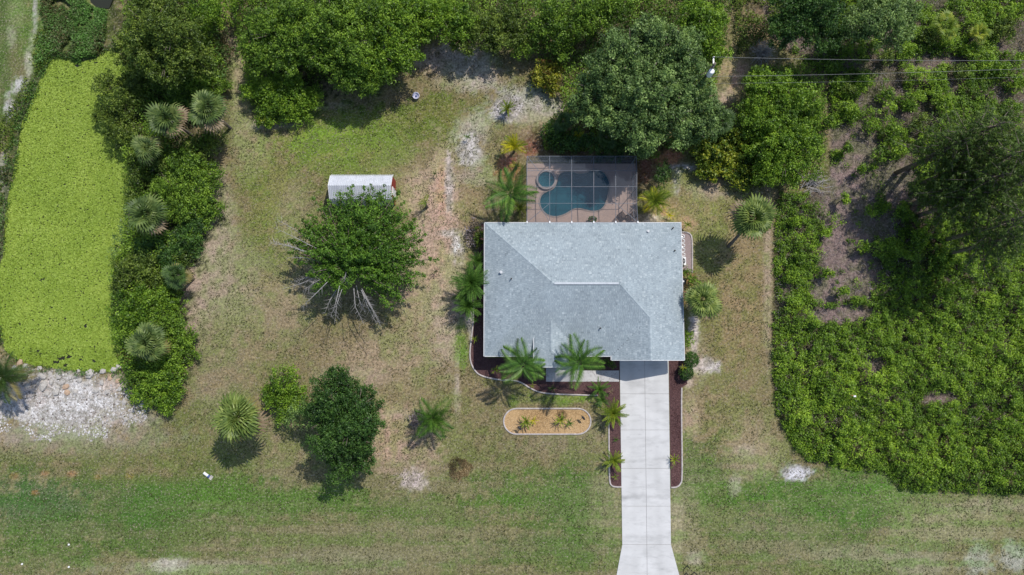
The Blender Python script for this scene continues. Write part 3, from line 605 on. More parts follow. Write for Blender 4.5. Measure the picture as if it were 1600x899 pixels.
# garage door
gd = MB(); gx0, gx1 = GRX-2.45-hl.x, GRX+2.45-hl.x
gdo = MB().box(gx0-.08, gx1+.08, YG+OH-.03, YG+OH+.05, 0, 2.22).obj('garage_door', M['white'], house)
for i in range(4):
    for j in range(8):
        w_ = (gx1 - gx0) / 8; m = MB(); m.box(gx0+j*w_+.04, gx0+(j+1)*w_-.04, YG+OH-.055, YG+OH-.031, .06+i*.53, .06+i*.53+.46); m.obj('door_panel', M['white'], gdo)
def window(x0, x1, y, z0, z1, ny=-1, horiz=True):
    fr = MB(); d = .05
    if horiz:
        fr.box(x0-.06, x1+.06, y-d, y+d, z0-.06, z1+.06); f = fr.obj('window', M['white'], house); 
        for k in range(2):
            a = x0 + (x1-x0)*k/2 + .02; c = x0 + (x1-x0)*(k+1)/2 - .02; yy = y + ny*(d+.006); MB().box(a, c, min(yy, yy-ny*.01), max(yy, yy-ny*.01), z0, z1).obj('pane', M['glass'], f)
    else:
        fr.box(y-d, y+d, x0-.06, x1+.06, z0-.06, z1+.06); f = fr.obj('window', M['white'], house)
        for k in range(2):
            a = x0 + (x1-x0)*k/2 + .02; c = x0 + (x1-x0)*(k+1)/2 - .02; yy = y + ny*(d+.006); MB().box(min(yy, yy-ny*.01), max(yy, yy-ny*.01), a, c, z0, z1).obj('pane', M['glass'], f)
window(-8.0, -6.2, wy0, .9, 2.1); window(-1.2, .6, wy0, .9, 2.1)
window(-3.5, -2, wx0, .9, 2.1, -1, False); window(1.5, 3.2, wx0, .9, 2.1, -1, False); window(-2.5, -1, wx1, .9, 2.1, 1, False)
for x in (-5.5, -2.2): window(x, x+2.4, wy1, .1, 2.2, 1)
fd = MB().box(EXM-.5-hl.x, EXM+.5-hl.x, wy0-.06, wy0+.03, .05, 2.2).obj('front_door', mat('dark_wood_door', (.10,.05,.03), rough=.5), house)
MB().lathe([(.0,-.03),(.035,-.02),(.035,.02),(0,.03)], 8, (EXM+.38-hl.x, wy0-.09, 1.05)).obj('handle', M['grey'], fd)
# roof vents
def rz(x, y):
    zz = min(EV + (x-HX0)*(ZR-EV)/6.3, EV + (HX1-x)*(ZR-EV)/6.3, EV + (YN-y)*(ZR-EV)/(YN-YR), max(zS(y), 0)); return zz
for px_, py_, r_, h_, mm in [(1012.5,362,.09,.16,'trim'),(783,426,.11,.2,'trim'),(799,436,.05,.3,'dark'),(1054,392,.05,.25,'dark'),(938,513,.05,.28,'dark'),(1051,357,.05,.35,'dark')]:
    g = G(px_, py_, 3.3); g = G(px_, py_, rz(g.x, g.y)); zz = rz(g.x, g.y)
    m = MB(); m.lathe([(r_*1.6,-.05),(r_*1.6,.03),(r_,.05),(r_,h_),(r_*1.25,h_),(r_*1.25,h_+.04),(0,h_+.05)], 12, (g.x-hl.x, g.y, zz)); m.obj('roof_vent', M[mm], roof)

# ------------------------------------------------------------------ POOL, DECK, CAGE
PZ = .06
deck_out = [gxy(823.5, 256), gxy(993, 256), gxy(996, 352), gxy(823.5, 352)]
def Zp(zx, zy): return (740 + zx / 4.0, 220 + zy / 4.0)
pool_px = [Zp(*q) for q in [(530,215),(570,193),(620,195),(650,208),(700,205),(740,185),(780,183),(820,205),(850,260),(845,310),(830,370),(815,410),(785,435),(740,440),(700,430),(660,420),(620,425),(600,440),(560,462),(510,475),(460,462),(425,425),(413,380),(425,340),(460,318),(500,305),(520,270)]]
pool_px = smooth_line(pool_px, 2, True); pool = [gxy(x, y, PZ) for x, y in pool_px]
spx, spy = gxy(853.7, 281.7, PZ)
spa = [(spx + .8*cos(2*pi*k/28), spy + .8*sin(2*pi*k/28)) for k in range(28)]
def holed(outer, holes, z, name, m, parent=None):
    bm = bmesh.new(); es = []
    for lp in [outer] + holes:
        vs = [bm.verts.new((x, y, z)) for x, y in lp]
        es += [bm.edges.new((vs[i], vs[(i + 1) % len(vs)])) for i in range(len(vs))]
    bmesh.ops.triangle_fill(bm, edges=es, use_beauty=True, use_dissolve=False)
    bmesh.ops.recalc_face_normals(bm, faces=bm.faces)
    me = bpy.data.meshes.new(name); bm.to_mesh(me); bm.free(); me.materials.append(m)
    if me.polygons[0].normal.z < 0: me.flip_normals()
    return link(name, me, parent)
dk = holed(deck_out, [pool, spa], PZ, 'pool_deck', M['pavers']); tag(dk, kind='structure')
swp = thing('swimming_pool', (*gxy(900, 300), 0), 'free-form dark teal swimming pool inside the screen cage', 'swimming pool'); sl = Vector(swp.location)
def ring(loop, z0, z1, name, m, parent, bottom=True):
    b = MB(); n = len(loop); vs = [(x - sl.x, y - sl.y, z1) for x, y in loop] + [(x - sl.x, y - sl.y, z0) for x, y in loop]
    fs = [(i, (i+1)%n, n+(i+1)%n, n+i) for i in range(n)]
    if bottom: fs.append(tuple(n + i for i in range(n)))
    b.add(vs, fs); return b.obj(name, m, parent)
ring(pool, -.9, PZ + .02, 'basin', M['plaster'], swp)
b = MB(); b.add([(x - sl.x, y - sl.y, -.04) for x, y in pool], [tuple(range(len(pool)))]); b.obj('water_surface', M['poolwater'], swp)
def coping(loop, wd, z, parent, name, mm, base):
    n = len(loop); c = Vector((0, 0)); vs = []; fs = []
    for i in range(n):
        a = Vector(loop[i-1]); b_ = Vector(loop[(i+1)%n]); d = (b_ - a).normalized(); nn = Vector((-d.y, d.x)); p = Vector(loop[i])
        area = 1
        vs += [(*(p - base), z - .05), (*(p - base), z), (*(p + nn*wd - base), z), (*(p + nn*wd - base), z - .05)]
    for i in range(n):
        j = (i+1)%n
        for k in range(3): fs.append((i*4+k, i*4+k+1, j*4+k+1, j*4+k))
    b = MB(); b.add(vs, fs); return b.obj(name, mm, parent)
M['coping'] = mat('tan_coping', (.36,.29,.25), (.29,.23,.20), scale=5, rough=.8)
def ccw(l): return sum(l[i][0]*l[(i+1)%len(l)][1]-l[(i+1)%len(l)][0]*l[i][1] for i in range(len(l))) > 0
pl_ = pool if not ccw(pool) else pool[::-1]
coping(pl_, .16, PZ + .025, swp, 'coping', M['coping'], sl.xy)
sp = thing('spa_tub', (spx, spy, 0), 'small round spa with pale raised rim at the pool corner', 'spa')
m = MB(); m.lathe([(1.0,0),(1.0,.32),(.82,.34),(.80,.30),(.80,-.6),(0,-.6)], 32); m.obj('rim', mat('pale_spa_rim', (.42,.36,.33), (.33,.28,.26), scale=5), sp)
m = MB(); m.lathe([(.81,.2),(0,.2)], 32); m.obj('water_surface', M['poolwater'], sp)
m = MB(); m.lathe([(.79,-.2),(.45,-.2),(.45,-.55),(0,-.55)], 32); m.obj('bench', M['plaster'], sp)
# screen enclosure
cage = thing('screen_enclosure', (*gxy(910, 300), 0), 'flat-topped aluminium screen cage over the pool deck', 'screen enclosure'); cl = Vector(cage.location)
cxs = [823.6, 858.9, 893.2, 927.7, 962, 995]; cys = [244.3, 267, 292, 318, 347.5]; chs = [2.6, 2.95, 3.1, 2.95, 2.62]
def cp(i, j):
    x = cxs[i] + (1.5 if (i == 5 and j == 4) else 0) - (.6 if i == 5 and j == 0 else 0); return G(x, cys[j], chs[j]) - cl
def base_of(v): return Vector((v.x, v.y, .06 - cl.z))
def qpanel(pts, name='screen_panel'):
    b = MB(); b.add(pts, [(0,1,2,3)]); b.obj(name, M['screen'], cage)
for i in range(6):
    for j in range(4): m = MB(); m.beam(cp(i,j), cp(i,j+1), .04, .08); m.obj('rafter', M['alu'], cage)
for j in range(5):
    for i in range(5): m = MB(); m.beam(cp(i,j), cp(i+1,j), .03, .04); m.obj('purlin', M['alu'], cage)
for i in range(5):
    for j in range(4): qpanel([cp(i,j)+Vector((0,0,-.01)), cp(i+1,j)+Vector((0,0,-.01)), cp(i+1,j+1)+Vector((0,0,-.01)), cp(i,j+1)+Vector((0,0,-.01))])
for i in range(6): m = MB(); m.beam(base_of(cp(i,0)), cp(i,0), .05, .05); m.obj('post', M['alu'], cage)
for i in (0, 5):
    for j in range(1, 5): m = MB(); m.beam(base_of(cp(i,j)), cp(i,j), .05, .05); m.obj('post', M['alu'], cage)
    for j in range(4): qpanel([base_of(cp(i,j)), base_of(cp(i,j+1)), cp(i,j+1), cp(i,j)])
    for j in range(4):
        a = cp(i,j); b_ = cp(i,j+1); m = MB(); m.beam(Vector((a.x,a.y,1.0)), Vector((b_.x,b_.y,1.0)), .04, .04); m.obj('mid_rail', M['alu'], cage)
for i in range(5):
    qpanel([base_of(cp(i,0)), base_of(cp(i+1,0)), cp(i+1,0), cp(i,0)])
    a = cp(i,0); b_ = cp(i+1,0); m = MB(); m.beam(Vector((a.x,a.y,1.0)), Vector((b_.x,b_.y,1.0)), .04, .04); m.obj('mid_rail', M['alu'], cage)
for a, b_ in [(cp(0,0), cp(1,0)*.0 + (cp(0,1)+cp(1,1))/2*1.0), (cp(5,0), (cp(5,1)+cp(4,1))/2), (cp(0,4), cp(1,3)), (cp(5,4), cp(4,3)), (cp(1,4), (cp(0,3)+cp(1,3))/2)]:
    m = MB(); m.beam(a, b_, .04, .05); m.obj('brace', M['alu'], cage)
for i in range(6):
    c_ = cp(i,4); m = MB(); m.box(c_.x-.06, c_.x+.06, c_.y-.12, c_.y+.1, c_.z+.02, c_.z+.10); m.obj('bracket', M['white'], cage)
# deck furniture
def chair(px_, py_, rot, label):
    t = thing('deck_chair', G(px_, py_, 0), label, 'chair', 'brown deck chairs under the screen cage', rz=rot); t.location.z = PZ
    m = MB()
    for k in range(5): m.box(-.3, .3, -.28 + k*.115, -.28 + k*.115 + .09, .38, .41)
    m.obj('seat', M['brownplas'], t)
    m = MB()
    for k in range(5): y = .30 + .045*k; m.box(-.28, .28, y, y+.025, .45 + k*.11, .45 + k*.11 + .085)
    m.obj('backrest', M['brownplas'], t)
    for sx in (-.29, .29):
        for y, zt in ((-.27, .40), (.29, .95)): m = MB(); m.beam((sx, y, 0), (sx, y + (.18 if zt > .5 else 0), zt), .045, .045); m.obj('leg', M['brownplas'], t)
        m = MB(); m.box(sx-.04, sx+.04, -.3, .35, .6, .63); m.obj('armrest', M['brownplas'], t)
chair(971, 338, R(130), 'brown slatted deck chair at the lower right corner of the pool deck')
chair(984, 341, R(-60), 'brown deck chair nearest the right screen wall of the pool cage')

# ------------------------------------------------------------------ SHED
shx0, shx1 = G(515.3, 290, 2.3).x, G(612.4, 290, 2.3).x
shed = thing('garden_shed', ((shx0 + shx1) / 2, 9.4, 0), 'small barn-style shed with pale metal roof and red end wall', 'shed'); hs_ = (shx1 - shx0) / 2
prof = [(1.38,1.72),(1.12,2.25),(0,2.92),(-1.12,2.25),(-1.42,1.60)]     # y, z from north eave to south eave
M['shedroof'] = mat('white_metal_roofing', (.60,.62,.66), (.52,.54,.58), scale=2, rough=.35, metal=.1)
npan = 7
rf = MB()
for i in range(4):
    (y0, z0), (y1, z1) = prof[i], prof[i+1]
    rf.add([(-hs_, y0, z0-.02), (hs_, y0, z0-.02), (hs_, y1, z1-.02), (-hs_, y1, z1-.02)], [(0,1,2,3)])
rfo = rf.obj('roof', M['shedroof'], shed)
for i in range(4):
    (y0, z0), (y1, z1) = prof[i], prof[i+1]; L = math.hypot(y1-y0, z1-z0); n_ = Vector((0, (z0-z1)*-1, (y0-y1))).normalized(); n_ = n_ if n_.z > 0 else -n_
    for k in range(npan):
        x0 = -hs_ + k * 2*hs_/npan; x1 = x0 + 2*hs_/npan; m = MB(); pr = []
        for q in range(5):
            xa = x0 + (x1-x0)*q/5; w_ = (x1-x0)/5; pr += [(xa+.005, .0), (xa+w_*.62, .0), (xa+w_*.72, .04), (xa+w_*.9, .04)]
        pr.append((x1-.004, 0)); vs = []
        for (x, lf) in pr: vs += [Vector((x, y0, z0)) + n_*(lf+.004), Vector((x, y1, z1)) + n_*(lf+.004)]
        m.add(vs, [(2*q, 2*q+2, 2*q+3, 2*q+1) for q in range(len(pr)-1)]); m.obj('roof_panel', M['shedroof'], rfo)
for sgn in (-1, 1):
    x = sgn * (hs_ - .03); yy = 1.22
    m = MB(); pts = [(yy,0),(yy,1.75),(1.06,2.2),(0,2.86),(-1.06,2.2),(-yy,1.75),(-yy,0)]
    m.add([(x, a, z_) for a, z_ in pts] + [(x - sgn*.08, a, z_) for a, z_ in pts], [tuple(range(7)), tuple(range(7,14))[::-1]] + [(i,(i+1)%7,7+(i+1)%7,7+i) for i in range(7)])
    m.obj('end_wall', M['redwall'], shed)
    m = MB()
    for q in range(4): a, c_ = [(prof[q][0], prof[q][1]), (prof[q+1][0], prof[q+1][1])]; m.beam((sgn*(hs_+.0), a[0], a[1]-.03), (sgn*(hs_+.0), c_[0], c_[1]-.03), .05, .09)
    m.obj('roof_trim', M['white'], shed)
for sgn in (-1, 1): m = MB(); m.box(-hs_+.12, hs_-.12, sgn*1.22-.04, sgn*1.22+.04, 0, 1.8); m.obj('side_wall', M['shedroof'], shed)
d_ = MB().box(hs_-.03, hs_+.02, -.62, .18, .1, 1.95).obj('door', M['white'], shed)
MB().box(hs_+.02, hs_+.06, .05, .09, .95, 1.1).obj('handle', M['dark'], d_)

# ------------------------------------------------------------------ TREES AND SHRUBS
def blob_m(bl):
    out = []
    for q in bl:
        px_, py_, r_, h_ = q[:4]; r = r_ / 16 * (1 - h_ / 66); rz_ = min(r * .8, h_ * .5); zc = h_ - rz_
        c = G(px_, py_, h_ - rz_ * .6); out.append((c.x, c.y, zc, r, rz_))
    return out
def crown_arrays(bl, base, dens=95, cr=.5, zmin=-.35, tvar=.16, lobes=False, clean=False):
    Cs, Ns, Ts = [], [], []
    if lobes:
        nb = []
        for (x, y, z, r, rz_) in bl:
            if r < 1.0: nb.append((x, y, z, r, rz_)); continue
            nl = 7
            for q in range(nl):
                a = 2 * pi * q / (nl - 1) + rng.uniform(-.3, .3); f = 0 if q == nl - 1 else rng.uniform(.5, .68)
                rl = r * rng.uniform(.30, .44); zz = z + rz_ * (rng.uniform(-.55, .4) if f else rng.uniform(.1, .5)) 
                nb.append((x + cos(a) * r * f, y + sin(a) * r * f, zz, rl, min(rz_ * .6, rl * .95)))
            nb.append((x, y, z - rz_ * .45, r * .75, rz_ * .45))
            for q in range(3):
                a = rng.uniform(0, 2 * pi); nb.append((x + cos(a) * r * 1.02, y + sin(a) * r * 1.02, z - rz_ * .2, r * .17, r * .15))
        bl = nb
    for (x, y, z, r, rz_) in bl:
        ncl = int(max(7, 2.7 * (2 * pi * r * r * .9) / (cr * cr * 2.2)))
        d = unit(ncl * 2); d = d[d[:, 2] > zmin][:ncl]; n = len(d)
        ang = np.arctan2(d[:, 1], d[:, 0]); wob = 1 + .15 * np.sin(ang * 3 + x * 3) + .12 * np.sin(ang * 7 + y * 5) + np.abs(rng.normal(0, .20, n)) - .06
        rr = np.where(rng.random(n) < .3, rng.uniform(.3, .7, n), rng.uniform(.72, 1.0, n)) * wob
        if clean: rr = rng.uniform(.78, .92, n)
        c = np.stack([x + d[:, 0] * r * rr, y + d[:, 1] * r * rr, z + d[:, 2] * rz_ * np.minimum(rr, 1.12)], 1)
        c[:, 2] = np.maximum(c[:, 2], .15)
        k = int(dens * cr * cr * 1.15); ct = rng.normal(.5, tvar * 1.3, n)
        crr = cr * rng.uniform(.6, 1.25, n)
        u = unit(n * k).reshape(n, k, 3); u[:, :, 2] = np.abs(u[:, :, 2]) * .9 - .2
        rad = rng.uniform(.35, 1.05, (n, k, 1)) * crr[:, None, None]
        L = c[:, None, :] + u * rad
        nn = u * .9 + unit(n * k).reshape(n, k, 3) * .75 + np.array([0, 0, .45])
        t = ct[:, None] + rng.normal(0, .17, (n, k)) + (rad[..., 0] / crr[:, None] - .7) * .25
        Cs.append(L.reshape(-1, 3)); Ns.append(nn.reshape(-1, 3)); Ts.append(t.ravel())
    W_ = np.concatenate(Cs); Ts = [np.concatenate(Ts) + (fbm(W_[:, 0] * .9, W_[:, 1] * .9, 83, 3) - .5) * .75]
    C = W_ - np.array(base); 
    C[:, 2] = np.maximum(C[:, 2], .05)
    return C, np.concatenate(Ns), np.concatenate(Ts)
def tree(name, label, cat, m, bl, dens=95, cr=.5, size=.2, group=None, trunk=.16, zmin=-.35, base=None, tv=.16, asp=.55):
    B = blob_m(bl); bx = sum(q[0]*q[3] for q in B) / sum(q[3] for q in B); by = sum(q[1]*q[3] for q in B) / sum(q[3] for q in B)
    if base: g = G(*base); bx, by = g.x, g.y
    t = thing(name, (bx, by, 0), label, cat, group)
    C, N, T = crown_arrays(B, (bx, by, 0), dens, cr * (.82 if cat == 'tree' else 1), zmin, tv, lobes=(cat == 'tree' or len(B) > 3) and name != 'scrub_bush', clean=(name == 'trimmed_bush'))
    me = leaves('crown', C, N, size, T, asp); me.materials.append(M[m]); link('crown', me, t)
    mb = MB(); hh = max(q[2] for q in B)
    fork = Vector((0, 0, hh * .35)); mb.tube([(0,0,-.1),(0,0,.15), fork], [trunk*1.5, trunk*1.15, trunk], 7)
    mb.obj('trunk', M['bark'], t, True)
    mb = MB()
    for (x, y, z, r, rz_) in B:
        e = Vector((x - bx, y - by, z)); md = fork.lerp(e, .5) + Vector((rnd.uniform(-.2,.2), rnd.uniform(-.2,.2), .1*hh*rnd.random()))
        mb.tube([fork, md, e], [trunk*.75, trunk*.5, trunk*.25], 5)
        for k in range(4):
            a = rnd.uniform(0, 2*pi); q = e + Vector((cos(a)*r*.75, sin(a)*r*.75, rnd.uniform(-.1,.5)*rz_)); mb.tube([md.lerp(e, .6), q], [trunk*.25, trunk*.08], 4)
    mb.obj('limbs', M['bark'], t, True)
    return t

TREES = [
 # left hedge line, top to bottom
 ('canopy_tree','tall dark tree at the head of the left hedge line beside the pond','tree','olive',[(225,30,46,9),(262,45,46,9.5),(205,72,34,7),(292,80,42,7),(250,95,40,7.5),(232,-5,48,8)],100,.55,.2,.22),
 ('shrub','olive shrub reaching over the upper right edge of the green pond','shrub','olive',[(165,130,22,3),(192,150,34,3.5),(180,195,32,3),(160,175,18,2),(215,215,22,2.5),(205,120,28,3.2)],90,.45,.18,.08),
 ('shrub','green shrub between the tall dark tree and the mown path','shrub','mid',[(300,130,28,3),(330,125,24,2.5),(275,145,26,3),(322,100,20,2.4)],90,.42,.18,.08),
 ('shrub','low orange-green shrub left of the mown path','shrub','marsh',[(345,80,20,1.6),(340,115,18,1.6),(335,50,20,2)],70,.4,.18,.05),
 ('shrub','bright green shrub at the top of the mown path','shrub','bright',[(345,20,30,4),(318,20,26,4),(375,-5,26,4)],90,.45,.18,.08),
 ('shrub','large fresh green shrub in the middle of the left hedge line','shrub','mid',[(285,265,36,3.6),(315,280,28,3.2),(262,290,34,3.4),(300,315,36,3.2),(325,320,18,2.4),(268,325,24,2.8)],100,.45,.18,.1),
 ('shrub','olive undergrowth shrub at the pond edge below the palm pair','shrub','olive',[(205,245,18,2.2),(215,280,22,2.4),(205,305,14,2),(250,255,18,2.6)],80,.42,.18,.07),
 ('shrub','dark green shrub below the large fresh green one','shrub','deep',[(285,375,30,3),(260,395,24,2.7),(230,385,22,2.6),(300,355,18,2.4)],95,.42,.18,.08),
 ('shrub','olive shrub wide as the hedge left of the small palm','shrub','olive',[(200,415,26,2.8),(232,425,30,3),(190,445,20,2.4),(245,450,22,2.6),(285,405,16,2)],95,.42,.18,.08),
 ('shrub','dense green shrub bulging at the right middle pond edge','shrub','bright',[(205,475,28,3.6),(235,465,26,3.4),(222,498,28,3.4),(255,480,18,2.6),(190,500,18,2.4)],100,.45,.18,.1),
 ('shrub','green shrub to the right of the lower hedge palm','shrub','mid',[(280,525,24,2.6),(285,550,20,2.2),(262,560,18,2.2),(188,530,14,2.2),(272,500,14,1.8)],100,.4,.18,.08),
 ('shrub','rounded green shrub ending the left hedge line','shrub','bright',[(238,588,30,2.8),(262,580,24,2.6),(225,610,24,2.4),(252,622,24,2.4),(275,602,16,1.9),(208,580,14,1.8)],105,.42,.18,.08),
 ('shrub','small orange-tipped shrub at the right pond corner','shrub','red',[(196,562,8,1.0),(208,600,7,.9),(212,618,7,.8),(188,552,6,.9)],90,.3,.15,.04),
 ('shrub','wispy olive shrub between the upper palms and the fresh green shrub','shrub','olive',[(340,215,12,2),(330,232,14,2),(300,225,14,2.4),(312,240,10,2)],80,.36,.18,.05),
 ('shrub','scrawny bright shrub on the lawn side below the fresh green one','shrub','bright',[(318,350,12,1.8),(326,338,9,1.5),(300,372,12,2)],85,.34,.17,.05),
 ('shrub','ragged green shrub bridging the two lower hedge palms','shrub','mid',[(258,500,14,2.6),(240,505,14,2.8),(280,480,12,1.8),(268,455,14,2.2),(212,525,12,2)],85,.38,.18,.06),
 ('shrub','grey-green twiggy shrub leaning over the pond beside the halfway palm','shrub','blue',[(196,350,12,1.8),(188,372,12,1.6),(200,330,9,1.8),(178,395,10,1.4)],60,.34,.17,.05),
 # top centre wood
 ('canopy_tree','broad green tree left of centre in the top wood','tree','mid',[(420,40,46,7.5),(455,20,44,8),(400,75,34,6),(445,75,36,6.5),(470,50,34,7.5)],100,.55,.2,.2),
 ('canopy_tree','yellow-green tree in the middle of the top wood','tree','mid',[(515,30,46,8.5),(545,60,40,8),(500,75,36,7),(560,20,36,8),(525,-10,40,8)],100,.55,.2,.2),
 ('canopy_tree','fresh green tree on the right side of the top wood','tree','bright',[(605,45,42,7.5),(630,75,30,6),(590,85,36,6.5),(625,15,36,7),(585,15,30,7.5)],100,.52,.2,.2),
 ('canopy_tree','green tree leaning out over the lawn below the top wood','tree','mid',[(560,105,32,6),(540,120,24,5.5),(600,110,22,5),(575,130,18,4.5)],95,.5,.19,.16),
 ('shrub','low bright shrub at the lawn corner below the top wood','shrub','bright',[(430,150,36,3),(455,165,28,2.6),(418,175,22,2.2),(400,135,24,3),(478,150,22,2.6),(450,130,26,3.4)],105,.45,.18,.1),
 ('shrub','small yellowish shrub at the tip of the top wood','shrub','yellow',[(416,186,11,1.4)],90,.3,.16,.04),
 ('canopy_tree','light green tree at the top edge beside the fresh green tree','tree','bright',[(690,15,40,6),(665,35,26,5),(715,30,30,5.4),(650,5,26,5)],95,.5,.19,.16),
 ('canopy_tree','olive tree above the sandy patch at the top edge','tree','olive',[(755,35,34,5),(775,55,26,4.4),(730,60,24,4),(790,25,28,4.6),(810,50,20,4)],90,.5,.19,.14),
 ('shrub','rounded green shrub hanging over the sandy patch','shrub','mid',[(822,65,20,3),(815,80,14,2.4),(838,50,16,3)],90,.4,.18,.08),
 ('canopy_tree','green tree right of the rounded shrub at the top edge','tree','mid',[(865,18,34,5.5),(890,40,30,5),(850,40,22,4.4),(880,65,22,4)],90,.5,.19,.14),
 ('canopy_tree','top edge tree just left of the big grey-green oak','tree','mid',[(935,12,36,6),(965,0,30,6),(915,35,22,5)],90,.5,.19,.14),
 ('oak_tree','largest grey-green oak towering behind the pool cage','tree','blue',[(985,75,48,10.5),(1025,50,42,10.5),(1065,75,44,10),(955,110,40,9.5),(1015,125,46,10.5),(1075,125,44,9.5),(925,135,30,8),(955,165,38,8.5),(1005,185,44,9),(1055,180,42,8.5),(1100,165,34,7.5),(1095,195,30,6),(1010,215,24,6),(915,165,22,6.5)],120,.62,.2,.34),
 ('canopy_tree','fresh green tree adjoining the upper right of the oak','tree','bright',[(1098,50,38,7.5),(1110,25,28,7),(1085,15,26,7),(1118,80,24,6)],95,.5,.19,.15),
 ('canopy_tree','dark olive canopy at the top edge right of the grey dead shrub','tree','deep',[(1260,25,40,7.5),(1290,5,40,8),(1230,45,28,6),(1300,45,30,6.5),(1245,-5,34,7)],95,.5,.19,.2),
 ('canopy_tree','grey-green canopy second from the right along the top edge','tree','blue',[(1370,20,40,7.5),(1400,40,34,7),(1345,35,28,6.5),(1420,10,30,7),(1385,-10,36,7.5)],100,.52,.19,.2),
 ('shrub','dark shrub beneath the oak at the upper left corner of the pool cage','shrub','deep',[(870,215,20,2.4),(892,228,14,2),(905,218,18,2.6),(860,205,14,2)],85,.38,.18,.08),
 ('shrub','dark shrub beneath the oak behind the middle of the pool cage','shrub','deep',[(935,228,18,2.4),(960,232,18,2.6),(985,230,18,2.4)],85,.38,.18,.08),
 ('shrub','green shrub at the upper right corner of the pool cage','shrub','mid',[(1005,232,14,2.2),(1020,240,9,1.6)],85,.34,.17,.06),
 ('shrub','small dark upright shrub right of the pool cage','shrub','deep',[(1038,268,12,2.4),(1034,282,12,2.2),(1042,256,7,2)],90,.3,.17,.06),
 ('shrub','green shrub under the right edge of the oak','shrub','mid',[(1060,222,16,2.4),(1075,205,14,2.4),(1085,215,12,2)],85,.36,.18,.06),
 ('shrub','yellow and red leaved shrub left of the oak','shrub','croton',[(852,108,22,2.2),(862,126,20,2),(842,120,16,1.8),(868,108,14,1.6)],95,.36,.2,.06),
 ('shrub','wide yellow-green shrub at the lawn corner below the oak','shrub','yellow',[(1100,215,20,2.6),(1150,215,20,2.8),(1095,240,16,2.2),(1115,235,24,2.6),(1140,255,26,2.5),(1165,268,24,2.2),(1110,262,18,2),(1135,225,22,2.6),(1170,245,24,2.6),(1185,278,14,1.6)],90,.42,.24,.08),
 ('canopy_tree','large rounded bright green tree left of the overgrown lot','tree','bright',[(1215,140,42,5.5),(1250,160,38,5.6),(1190,175,34,5),(1232,195,42,5.6),(1260,215,30,4.6),(1205,225,36,5),(1235,255,34,4.2),(1195,118,24,4.4),(1270,185,20,4),(1200,265,22,3.4)],110,.5,.19,.2),
 # lower left group
 ('shrub','bright green bushy shrub between the fan palm and the dark round tree','shrub','bright',[(440,605,28,3.2),(458,628,22,2.8),(425,622,18,2.6),(440,650,14,2.2)],95,.4,.18,.08),
 ('oak_tree','dark round oak with dense crown on the lower left lawn','tree','deep',[(515,622,40,8),(558,632,32,7.4),(498,650,30,7),(545,665,42,8),(515,690,34,7.4),(555,690,30,6.8),(530,728,30,6),(565,722,20,5.2),(530,595,20,7),(577,660,20,6.6)],150,.42,.16,.26),
 ('shrub','thin grey-green small tree tucked left of the dark round oak','shrub','blue',[(470,640,18,4.4),(458,655,16,3.8),(485,655,14,4.4)],60,.4,.17,.07),
 # around the house
 ('trimmed_bush','upper of the two clipped round bushes by the garage corner','bush','deep',[(1081,562,13,1.35),(1081,562,8,1.4)],420,.16,.1,.05),
 ('trimmed_bush','lower clipped round bush by the garage corner','bush','deep',[(1073,583,12,1.25),(1073,583,7.5,1.3)],420,.16,.1,.05),
 ('shrub','bright green oval bush against the right house wall','shrub','bright',[(1076,524,8,1.4),(1076,534,8,1.3)],220,.26,.12,.04),
 ('shrub','leafy green shrub beside the black bin at the right wall','shrub','mid',[(1075,428,9,1.6),(1084,440,8,1.3)],130,.28,.18,.04),
 ('shrub','yellow-green shrub at the upper left house corner','shrub','yellow',[(748,366,9,1.4),(747,377,8,1.2)],140,.26,.17,.04),
 ('shrub','dark twiggy shrub left of the upper left house corner','shrub','brush',[(735,362,10,1.0),(736,378,9,1.0),(742,350,8,1.0)],60,.3,.16,.04),
 ('shrub','small green shrub below the windows in the shaded front bed','shrub','mid',[(957,570,7,.9),(948,566,6,.8)],110,.24,.14,.03),
 ('shrub','brown withered shrub left of the lone feather palm','shrub','brush',[(652,655,12,1.1),(660,650,8,1.1)],120,.3,.16,.05),
]
for a in TREES:
    tree(a[0], a[1], a[2], a[3], a[4], a[5], a[6], a[7], trunk=a[8], zmin=-.35 if a[2] == 'tree' else -.15)

